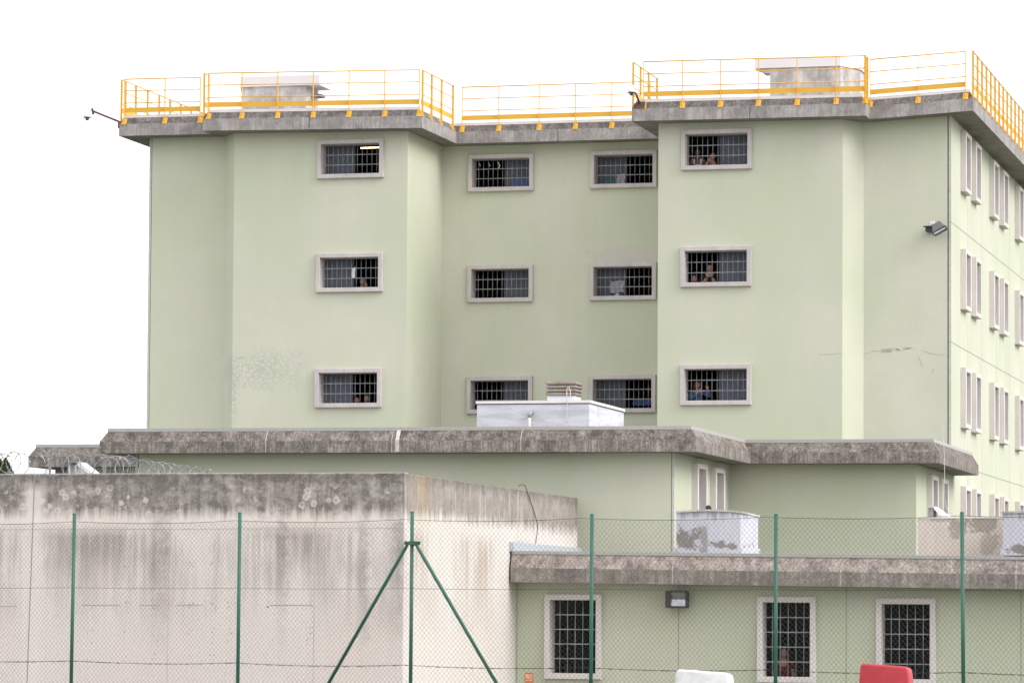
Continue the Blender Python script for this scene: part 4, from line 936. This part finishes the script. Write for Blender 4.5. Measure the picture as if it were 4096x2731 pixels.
# woven diamond mesh: every strand is a zigzag hooked into its neighbours
cw_, rh = .0355, .0385; ncol = int(nspan * step / cw_); nrow = int((zt + .01) / rh)
vs, fs = [], []; r = .0024
tri = [(math.cos(2.094 * k + .5), math.sin(2.094 * k + .5)) for k in range(3)]
for i in range(ncol):
    b0 = len(vs); jx = random.uniform(-.002, .002)
    for j in range(nrow + 1):
        t = (i + (i + j) % 2) * cw_ + jx + .004 * math.sin(i * .11 + j * .07); z = zt - j * rh + .006 * math.sin(i * .05) + .008 * math.sin(i * cw_ / step * 3.14159 * 2)
        c = (L0.x + FU.x * t, L0.y + FU.y * t + .004 * math.sin(j * .9), z)
        for (a, b) in tri: vs.append((c[0] + a * r, c[1] + b * r, c[2]))
        if j:
            q = b0 + (j - 1) * 3
            for k in range(3): fs.append((q + k, q + (k + 1) % 3, q + 3 + (k + 1) % 3, q + 3 + k))
mb = MB(); mb.v = vs; mb.f = fs; mb.mi = [0] * len(fs); mb.sm = [False] * len(fs)
me = bpy.data.meshes.new('mesh_panel'); wl = V(fence['wl']); me.from_pydata([(a - wl.x, b - wl.y, c - wl.z) for a, b, c in vs], [], fs); me.materials.append(MAT['wire_green'])
o = bpy.data.objects.new('mesh_panel', me); COL.objects.link(o); o.parent = fence

# ================================================================== TRAFFIC BARRIERS in front of the fence
m = N('plastic_red', .5, .5); m.color(m.mix(m.noise((9, 9, 9), 4), (.42, .025, .04), (.55, .05, .065))); MAT['plastic_red'] = m.m
m = N('plastic_white', .5, .5); m.color(m.mix(m.ramp(m.noise((5, 5, 5), 5, .7), [(.45, 0.0), (.7, 1.0)]), (.80, .80, .82), (.62, .58, .58))); MAT['plastic_white'] = m.m
def barrier(pxl, pxr, py, mat, label, ang):
    Y = 38.0; a, b = PY(pxl, py, Y), PY(pxr, py, Y); w = (b.x - a.x) / 2; z1 = a.z; c = V(((a.x + b.x) / 2, Y + .22, 0))
    root = thing('road_barrier', c, label, 'barrier', 'plastic road barriers in front of the fence')
    bm = bmesh.new(); secs = [(0, w * 1.45), (.12, w * 1.45), (.3, w * 1.22), (z1 - .16, w * 1.03), (z1 - .05, w), (z1, w * .93)]
    rings = []
    for z, hw in secs:
        L = .26 if z < .2 else .22
        rings.append([bm.verts.new((sx * hw, sy * L, z + (.02 * (sy < 0) if z > z1 - .1 else 0) - (.016 * sx if z > z1 - .1 else 0))) for sx, sy in ((-1, -1), (1, -1), (1, 1), (-1, 1))])
    for i in range(len(rings) - 1):
        for k in range(4): bm.faces.new((rings[i][k], rings[i][(k + 1) % 4], rings[i + 1][(k + 1) % 4], rings[i + 1][k]))
    bm.faces.new(rings[0][::-1]); bm.faces.new(rings[-1])
    bmesh.ops.bevel(bm, geom=[e for e in bm.edges], offset=.035, segments=4, profile=.5, affect='EDGES', clamp_overlap=True)
    R = Matrix.Rotation(ang, 3, 'Z'); bm.verts.index_update()
    mb = MB(); mb.add([c + R @ v.co for v in bm.verts], [[v.index for v in f.verts] for f in bm.faces], 0, True); bm.free(); mb.obj('body', mat, root)
    mb = MB(); q = c + R @ V((-.12, .03, z1 + .0)); mb.lathe(q, [(.06, -.02), (.055, .012), (.03, .026)], 14); mb.obj('filler_cap', mat, root)
    mb = MB()
    for zz_ in (z1 - .30, z1 - .62): mb.box(c.x - w * .8, c.x + w * .8, c.y - .245, c.y - .20, zz_, zz_ + .02)
    mb.obj('rib', mat, root)
barrier(2698, 2908, 2688, 'plastic_white', 'white plastic road barrier at the bottom edge, left of the red one', .06)
barrier(3436, 3630, 2664, 'plastic_red', 'red plastic road barrier at the bottom edge in front of the fence', .04)

# ================================================================== ROOM LAMPS AND THINGS IN THE WINDOWS
def emis(name, c, s):
    m = bpy.data.materials.new(name); m.use_nodes = True; b = m.node_tree.nodes['Principled BSDF']; b.inputs['Base Color'].default_value = (.8, .8, .8, 1)
    b.inputs['Emission Color'].default_value = (*c, 1); b.inputs['Emission Strength'].default_value = s; MAT[name] = m
emis('tube_warm', (1.0, .80, .55), 2.2); emis('tube_cool', (1.0, 1.0, .93), 2.4)
for (ax, ay), (bx, by), yy, mt_, lb in (((1443, 593), (1524, 590), YF + 1.5, 'tube_warm', 'lit warm fluorescent tube inside the top window of the left block'),
                                   ((2885, 553), (2996, 548), YF + 1.5, 'tube_cool', 'lit white fluorescent tube inside the top window of the right block')):
    a, b = PY(ax, ay, yy), PY(bx, by, yy); root = thing('ceiling_lamp', a, lb, 'lamp', 'lit tube lamps in the cells')
    r_ = .022 if mt_ == 'tube_warm' else .034
    mb = MB(); mb.tube([a, b], r_, 10); mb.obj('tube', mt_, root)
    mb = MB(); mb.box(a.x - .06, b.x + .02, yy - .04, yy + .05, a.z + r_ + .004, a.z + r_ + .03); mb.obj('fitting', 'lamp_grey', root)
    mb = MB(); mb.box(a.x + .1, a.x + .12, yy - .01, yy + .01, a.z + r_ + .03, a.z + .42); mb.box(b.x - .2, b.x - .18, yy - .01, yy + .01, a.z + r_ + .03, a.z + .42); mb.obj('hanger', 'lamp_grey', root)
simple('cloth_white', (.62, .62, .66), .9, .2, 0, .12, 20); simple('cloth_blue', (.09, .14, .30), .9, .2, 0, .2, 12); simple('cloth_teal', (.06, .16, .15), .9, .2); simple('bag_pale', (.36, .35, .40), .6, .4, 0, .2, 9)
def cloth(name, px0, px1, py0, py1, Y, mat, label, cat, wob=.02, n=8):
    A_, B_ = PY(px0, py0, Y), PY(px1, py1, Y); bm_ = MB(); vs = []
    for j in range(n + 1):
        for i in range(n + 1):
            u, v = i / n, j / n
            vs.append((A_.x + (B_.x - A_.x) * (u + .05 * math.sin(v * 7)), Y + wob * math.sin(u * 9 + v * 3), A_.z + (B_.z - A_.z) * (v + .04 * math.sin(u * 6))))
    k = len(vs); vs += [(x, y + .006, z) for x, y, z in vs]
    fs = []
    for j in range(n):
        for i in range(n):
            q = (j * (n + 1) + i, j * (n + 1) + i + 1, (j + 1) * (n + 1) + i + 1, (j + 1) * (n + 1) + i); fs += [q, tuple(t + k for t in q[::-1])]
    bm_.add(vs, fs, 0, True); return tag(bm_.obj(name, mat), label, cat)
gy = .17
cloth('cloth', 1407, 1421, 1071, 1111, YF + gy - .03, 'cloth_white', 'white towel hanging from the bars of the left block middle window', 'towel', .012)
cloth('cloth', 2049, 2114, 712, 748, YR + .36, 'cloth_blue', 'blue garment behind the bars of the top left window in the recess', 'clothing')
cloth('bag', 2466, 2500, 697, 736, YR + .34, 'bag_pale', 'pale plastic bag on the sill of the top right window in the recess', 'bag')
cloth('bag', 2405, 2460, 722, 746, YR + .34, 'cloth_teal', 'green bag beside the pale one in the top right recess window', 'bag')
cloth('bag', 2440, 2497, 1124, 1170, YR + .34, 'bag_pale', 'crumpled pale plastic bag behind the bars of the middle right recess window', 'bag', .04)
cloth('cloth', 2531, 2604, 1596, 1620, YR + .8, 'cloth_blue', 'blue blanket folded inside the bottom right recess window', 'blanket', .03)
cable([(1915, 652), (1918, 658), (1922, 664)], lambda a, b: PY(a, b, YR + gy - .03), .012, 'leftmost white rag tied to the bars of the top left recess window', 'cloth_white', 'rag')['category'] = 'rag'
cable([(1954, 653), (1958, 660), (1959, 666)], lambda a, b: PY(a, b, YR + gy - .03), .013, 'middle white rag tied to the bars of the top left recess window', 'cloth_white', 'rag')['category'] = 'rag'
cable([(1991, 648), (1995, 656), (1999, 664), (1993, 676)], lambda a, b: PY(a, b, YR + gy - .03), .016, 'longest white rag knotted on the bars of the top left recess window', 'cloth_white', 'rag')['category'] = 'rag'
cable([(2456, 1186), (2462, 1180), (2474, 1173), (2463, 1178), (2476, 1180), (2466, 1183)], lambda a, b: PY(a, b, YR + gy - .03), .010, 'white cord bunched at the sill of the middle right recess window', 'cloth_white', 'cord')['category'] = 'cord'

# ================================================================== PEOPLE
def skinmat(name, c):
    simple(name, c, .6, .3, 0, .08, 30)
skinmat('skin', (.46, .25, .19)); skinmat('skin_dark', (.17, .09, .065)); simple('eye', (.02, .018, .018), .3, .5); simple('lips', (.26, .09, .08), .5, .4)
simple('hair_dark', (.02, .015, .012), .7, .4); simple('hair_brown', (.09, .05, .03), .7, .4); simple('hair_grey', (.22, .20, .19), .8, .3)
simple('shirt_white', (.70, .70, .72), .9, .2); simple('shirt_denim', (.10, .16, .32), .9, .2, 0, .2, 14); simple('shirt_maroon', (.17, .02, .04), .9, .2); simple('shirt_black', (.02, .02, .024), .9, .2)
simple('shirt_grey', (.2, .2, .21), .9, .2); simple('trousers', (.04, .045, .07), .9, .2)
def skin_mesh(verts, edges, rad, lvl=2):
    me = bpy.data.meshes.new('tmp'); me.from_pydata([tuple(v) for v in verts], edges, []); ob = bpy.data.objects.new('tmp', me); COL.objects.link(ob)
    ob.modifiers.new('s', 'SKIN'); sv = me.skin_vertices[0].data
    for i, r in enumerate(rad): sv[i].radius = (r, r) if not isinstance(r, tuple) else r
    sv[0].use_root = True
    ss = ob.modifiers.new('ss', 'SUBSURF'); ss.levels = lvl; ss.render_levels = lvl
    dg = bpy.context.evaluated_depsgraph_get(); dg.update(); e = ob.evaluated_get(dg).to_mesh()
    vs = [tuple(v.co) for v in e.vertices]; fs = [tuple(p.vertices) for p in e.polygons]
    ob.evaluated_get(dg).to_mesh_clear(); bpy.data.objects.remove(ob); bpy.data.meshes.remove(me); return vs, fs
def hand(mb, wrist, d, up, curl=.9, mi=0):
    d = d.normalized(); n = up - d * up.dot(d); n.normalize(); s = d.cross(n)
    mb.tube([wrist - d * .01, wrist + d * .03, wrist + d * .085], [.024, .034, .032], 10, mi)
    for k in range(4):
        b = wrist + d * .08 + s * (-.030 + .020 * k); L = (.068, .076, .071, .056)[k]; P = [b - d * .01]
        ang = 0; q = b
        for j in range(3):
            q = q + (d * math.cos(ang) - n * math.sin(ang)) * (L / 3 * (1.15 - .15 * j)); ang += curl * (.8 + .1 * k); P.append(q.copy())
        mb.tube(P, [.0095, .009, .0085, .0065], 7, mi)
    b = wrist + d * .03 - s * .026; mb.tube([b, b - s * .022 + d * .022 - n * .012, b - s * .022 + d * .05 - n * .022], [.012, .010, .0075], 7, mi)
def person(label, px, py, Y, floor, shirt, skin='skin', hair='hair_dark', tilt=(0, 0), arms=None, sleeve=.6, female=False, vneck=False, lean=0):
    H = PY(px, py, Y)                            # head centre
    hgt = (H.z - floor) + .115; k = hgt / 1.75; look = V((O.x - H.x, O.y - H.y, 0)).normalized(); right = V((-look.y, look.x, 0))    # body faces the camera side
    back = -look; root = thing('person', V((H.x, H.y, floor)), label, 'person')
    up = V((0, 0, 1)); base = V((H.x, H.y, 0)) + back * (.10 + lean)
    neck = H + back * .035 - up * .13; chest = base + up * (H.z - .42 * k) + back * .02; waist = base + up * (floor + .98 * k + .12 * k) + back * .02; pel = base + up * (floor + .92 * k) + back * .02
    sh = .185 * k * (.88 if female else 1); shz = neck.z - .085
    verts = [pel, waist, chest, V((chest.x, chest.y, shz)), neck, H - up * .05]; rad = [(.155 * k, .115 * k), (.135 * k, .10 * k), (.155 * k, .11 * k), (.10, .085), .056, .062]; edges = [(0, 1), (1, 2), (2, 3), (3, 4), (4, 5)]
    S_ = []; mb = MB()
    hands = []
    for s in (-1, 1):
        i0 = len(verts); shp = V((chest.x, chest.y, shz)) + right * s * sh; tgt = (arms or {}).get(s)
        if tgt is None: el = shp - up * .29 * k + right * s * .04; wr = el - up * .25 * k + look * .06
        else:
            wr = tgt; mid = (shp + wr) / 2; l = (wr - shp).length; h_ = math.sqrt(max(.0, (.29 * k) ** 2 - (l / 2) ** 2)); el = mid + (-up * .8 + right * s * .6).normalized() * h_
        verts += [shp, el, wr]; rad += [.056 * k, .043 * k, .027]; edges += [(3, i0), (i0, i0 + 1), (i0 + 1, i0 + 2)]
        S_.append((shp, el, wr)); hd = (wr - el).normalized()
        if tgt is not None: hd = (hd + up * .5).normalized()
        hands.append((wr, hd))
        i1 = len(verts); hip = pel + right * s * .09 * k - up * .04; kn = V((hip.x, hip.y, floor + .48 * k)) + look * .02; an = V((hip.x, hip.y, floor + .07)) + back * .01; toe = an + look * .17 - up * .035
        verts += [hip, kn, an, toe]; rad += [.085 * k, .055 * k, .038, .03]; edges += [(0, i1), (i1, i1 + 1), (i1 + 1, i1 + 2), (i1 + 2, i1 + 3)]
    vs, fs = skin_mesh(verts, edges, rad); mb.add(vs, fs, 0, True)
    # head with a face
    Rh = Matrix((right, -look, up)).transposed() @ Matrix.Rotation(tilt[0], 3, 'Y') @ Matrix.Rotation(tilt[1], 3, 'X')
    hv = []
    n, m_ = 20, 14
    for i in range(m_ + 1):
        t = math.pi * i / m_
        for j in range(n):
            a = 2 * math.pi * j / n; x, y, z = math.sin(t) * math.cos(a), math.sin(t) * math.sin(a), math.cos(t)
            wx = .074 * (1 - .22 * max(0, -z) ** 1.2); wy = .094 * (1 - .12 * max(0, -z)); hv.append(H + Rh @ V((x * wx, y * wy - (.012 if z < -.2 and y < 0 else 0), z * .118)))
    mb.add(hv, [(i * n + j, i * n + (j + 1) % n, (i + 1) * n + (j + 1) % n, (i + 1) * n + j) for i in range(m_) for j in range(n)], 0, True)
    L_ = lambda x, y, z: H + Rh @ V((x, y, z))
    mb.tube([L_(0, -.088, .02), L_(0, -.104, -.012), L_(0, -.112, -.03), L_(0, -.092, -.036)], [.008, .011, .013, .008], 8, 0)
    for s in (-1, 1):
        mb.ball(L_(s * .076, .0, -.005), .010, .018, .03, 8, 0, Rh); mb.ball(L_(s * .030, -.080, .012), .012, .010, .007, 8, 1, Rh); mb.tube([L_(s * .014, -.09, .032), L_(s * .045, -.082, .034)], .004, 5, 1)
    mb.ball(L_(0, -.088, -.062), .024, .010, .008, 8, 2, Rh)
    for w_, d_ in hands: hand(mb, w_, d_, -look)
    mb.obj('body', [skin, 'eye', 'lips'], root)
    g = 1.13
    if shirt == 'tank':
        c = MB(); v2, f2 = skin_mesh([pel + up * .02, waist, chest, V((chest.x, chest.y, shz - .03))], [(0, 1), (1, 2), (2, 3)], [(.17 * k, .13 * k), (.15 * k, .115 * k), (.185 * k, .125 * k), (.14, .10)]); c.add(v2, f2, 0, True)
        for s in (-1, 1):
            a_ = V((chest.x, chest.y, shz)) + right * s * .095 + look * .06; c.tube([a_ + up * .055 + back * .06, a_ + up * .02 + look * .03, a_ - up * .12 + look * .05], .028, 8)
        c.obj('tank_top', 'shirt_white', root)
    else:
        v_, e_, r_ = [pel + up * .02, waist, chest, V((chest.x, chest.y, shz)), neck - up * .055], [(0, 1), (1, 2), (2, 3), (3, 4)], [(.165 * k * 1.02, .125 * k), (.15 * k, .112 * k), (.172 * k, .124 * k), (.115, .098), .06]
        for (shp, el, wr) in S_:
            i0 = len(v_); v_ += [shp, shp.lerp(el, .6) if sleeve < .6 else el]; r_ += [.068 * k, .056 * k]; e_ += [(3, i0), (i0, i0 + 1)]
            if sleeve > .8: v_.append(el.lerp(wr, .85)); r_.append(.037 * k); e_.append((i0 + 1, i0 + 2))
        c = MB(); v2, f2 = skin_mesh(v_, e_, r_); c.add(v2, f2, 0, True); c.obj('shirt', shirt, root)
        if vneck:
            c = MB(); q = V((chest.x, chest.y, shz)) + look * .125; c.add([q + right * .05 + up * .05 - look * .03, q - right * .05 + up * .05 - look * .03, q - up * .09 + look * .012], [(0, 1, 2)]); c.obj('neckline', skin, root)
    v_, e_, r_ = [pel], [], [(.165 * k, .122 * k)]
    for s in (-1, 1):
        i1 = len(v_); hip = pel + right * s * .09 * k - up * .04; kn = V((hip.x, hip.y, floor + .48 * k)) + look * .02; an = V((hip.x, hip.y, floor + .11)); v_ += [hip, kn, an]; r_ += [.098 * k, .068 * k, .055]; e_ += [(0, i1), (i1, i1 + 1), (i1 + 1, i1 + 2)]
    c = MB(); v2, f2 = skin_mesh(v_, e_, r_, 1); c.add(v2, f2, 0, True); c.obj('trousers', 'trousers', root)
    c = MB(); hv = []
    for i in range(9):
        t = math.pi * .62 * i / 8
        for j in range(20):
            a = 2 * math.pi * j / 20; x, y, z = math.sin(t) * math.cos(a), math.sin(t) * math.sin(a), math.cos(t)
            fr = max(0, -y) * (z < .55); q = V((x * .082, y * .102, z * .126)) * (1.0 - .22 * fr) + V((0, .012, .004)); hv.append(H + Rh @ q)
    c.add(hv, [(i * 20 + j, i * 20 + (j + 1) % 20, (i + 1) * 20 + (j + 1) % 20, (i + 1) * 20 + j) for i in range(8) for j in range(20)], 0, True)
    if female:
        for s in (-1, 1): c.tube([L_(s * .06, -.02, .08), L_(s * .088, .0, .0), L_(s * .085, .0, -.09), L_(s * .07, .01, -.17)], [.03, .032, .03, .012], 8)
        c.tube([L_(0, .07, .06), L_(0, .10, -.05), L_(0, .09, -.17)], [.06, .07, .03], 10)
    c.obj('hair', hair, root)
    return root
def floorz(wi): s_, x, z, Y = wins[wi]; return z - IH - 1.4
def HP(px, py, Y): return PY(px, py, Y)
b = .62
person('person resting chin on hand behind bars, left block middle window', 1451, 1127, YF + b, floorz(1), 'shirt_black', hair='hair_brown', arms={1: HP(1466, 1146, YF + .50)})
person('grey haired person low behind left pane, left block middle window', 1378, 1143, YF + b + .1, floorz(1), 'shirt_grey', hair='hair_grey')
person('person peeping over sill near centre of left block bottom window', 1427, 1601, YF + b, floorz(2), 'shirt_black')
person('taller face of a person at right side of left block bottom window', 1468, 1594, YF + b, floorz(2), 'shirt_grey', hair='hair_brown')
person('person in white tank top behind bars of right block top window', 2790, 612, YF + b, floorz(9), 'tank', skin='skin_dark')
person('person with hands clasped before the mouth in right block top window', 2851, 627, YF + b, floorz(9), 'shirt_black', hair='hair_brown', arms={-1: HP(2834, 646, YF + .42), 1: HP(2842, 646, YF + .42)}, sleeve=.3)
person('person in dark shirt standing upright at right block middle window', 2839, 1072, YF + b, floorz(10), 'shirt_black', arms={-1: HP(2815, 1126, YF + .5), 1: HP(2858, 1126, YF + .5)})
person('small pale face low in left corner of right block middle window', 2775, 1117, YF + b, floorz(10), 'shirt_black', hair='hair_grey')
person('long haired person in blue denim shirt gripping a bar, right block bottom window', 2790, 1540, YF + b, floorz(11), 'shirt_denim', hair='hair_brown', female=True, sleeve=.9, arms={-1: HP(2797, 1566, YF + .42), 1: HP(2829, 1556, YF + gy + .12)}, tilt=(.15, .1))
person('person in a maroon V-neck shirt standing behind the bars of the middle annexe window', 3135, 2612, LBY + .8, lw[1].z - innerL[1] - 1.1, 'shirt_maroon', vneck=True, hair='hair_grey', sleeve=.4)

# ================================================================== GROUND
m = N('ground_mat', .95, .15); m.color(m.mix(m.ramp(m.noise((.4, .4, .4), 6, .7), [(.4, 0.0), (.6, 1.0)]), (.17, .16, .145), (.10, .12, .06))); MAT['ground_mat'] = m.m
mb = MB(); ys = [-300, 20, 58, 68, 70, 120, 600, 2500]; zz = [0, 0, 0, -1.2, -1.5, -1.5, -1.5, -1.5]
for i in range(len(ys) - 1): mb.quad((-2500, ys[i], zz[i]), (2500, ys[i], zz[i]), (2500, ys[i + 1], zz[i + 1]), (-2500, ys[i + 1], zz[i + 1]))
tag(mb.obj('ground', 'ground_mat'), kind='structure')
for o in S.objects:
    if 'wl' in o: del o['wl']
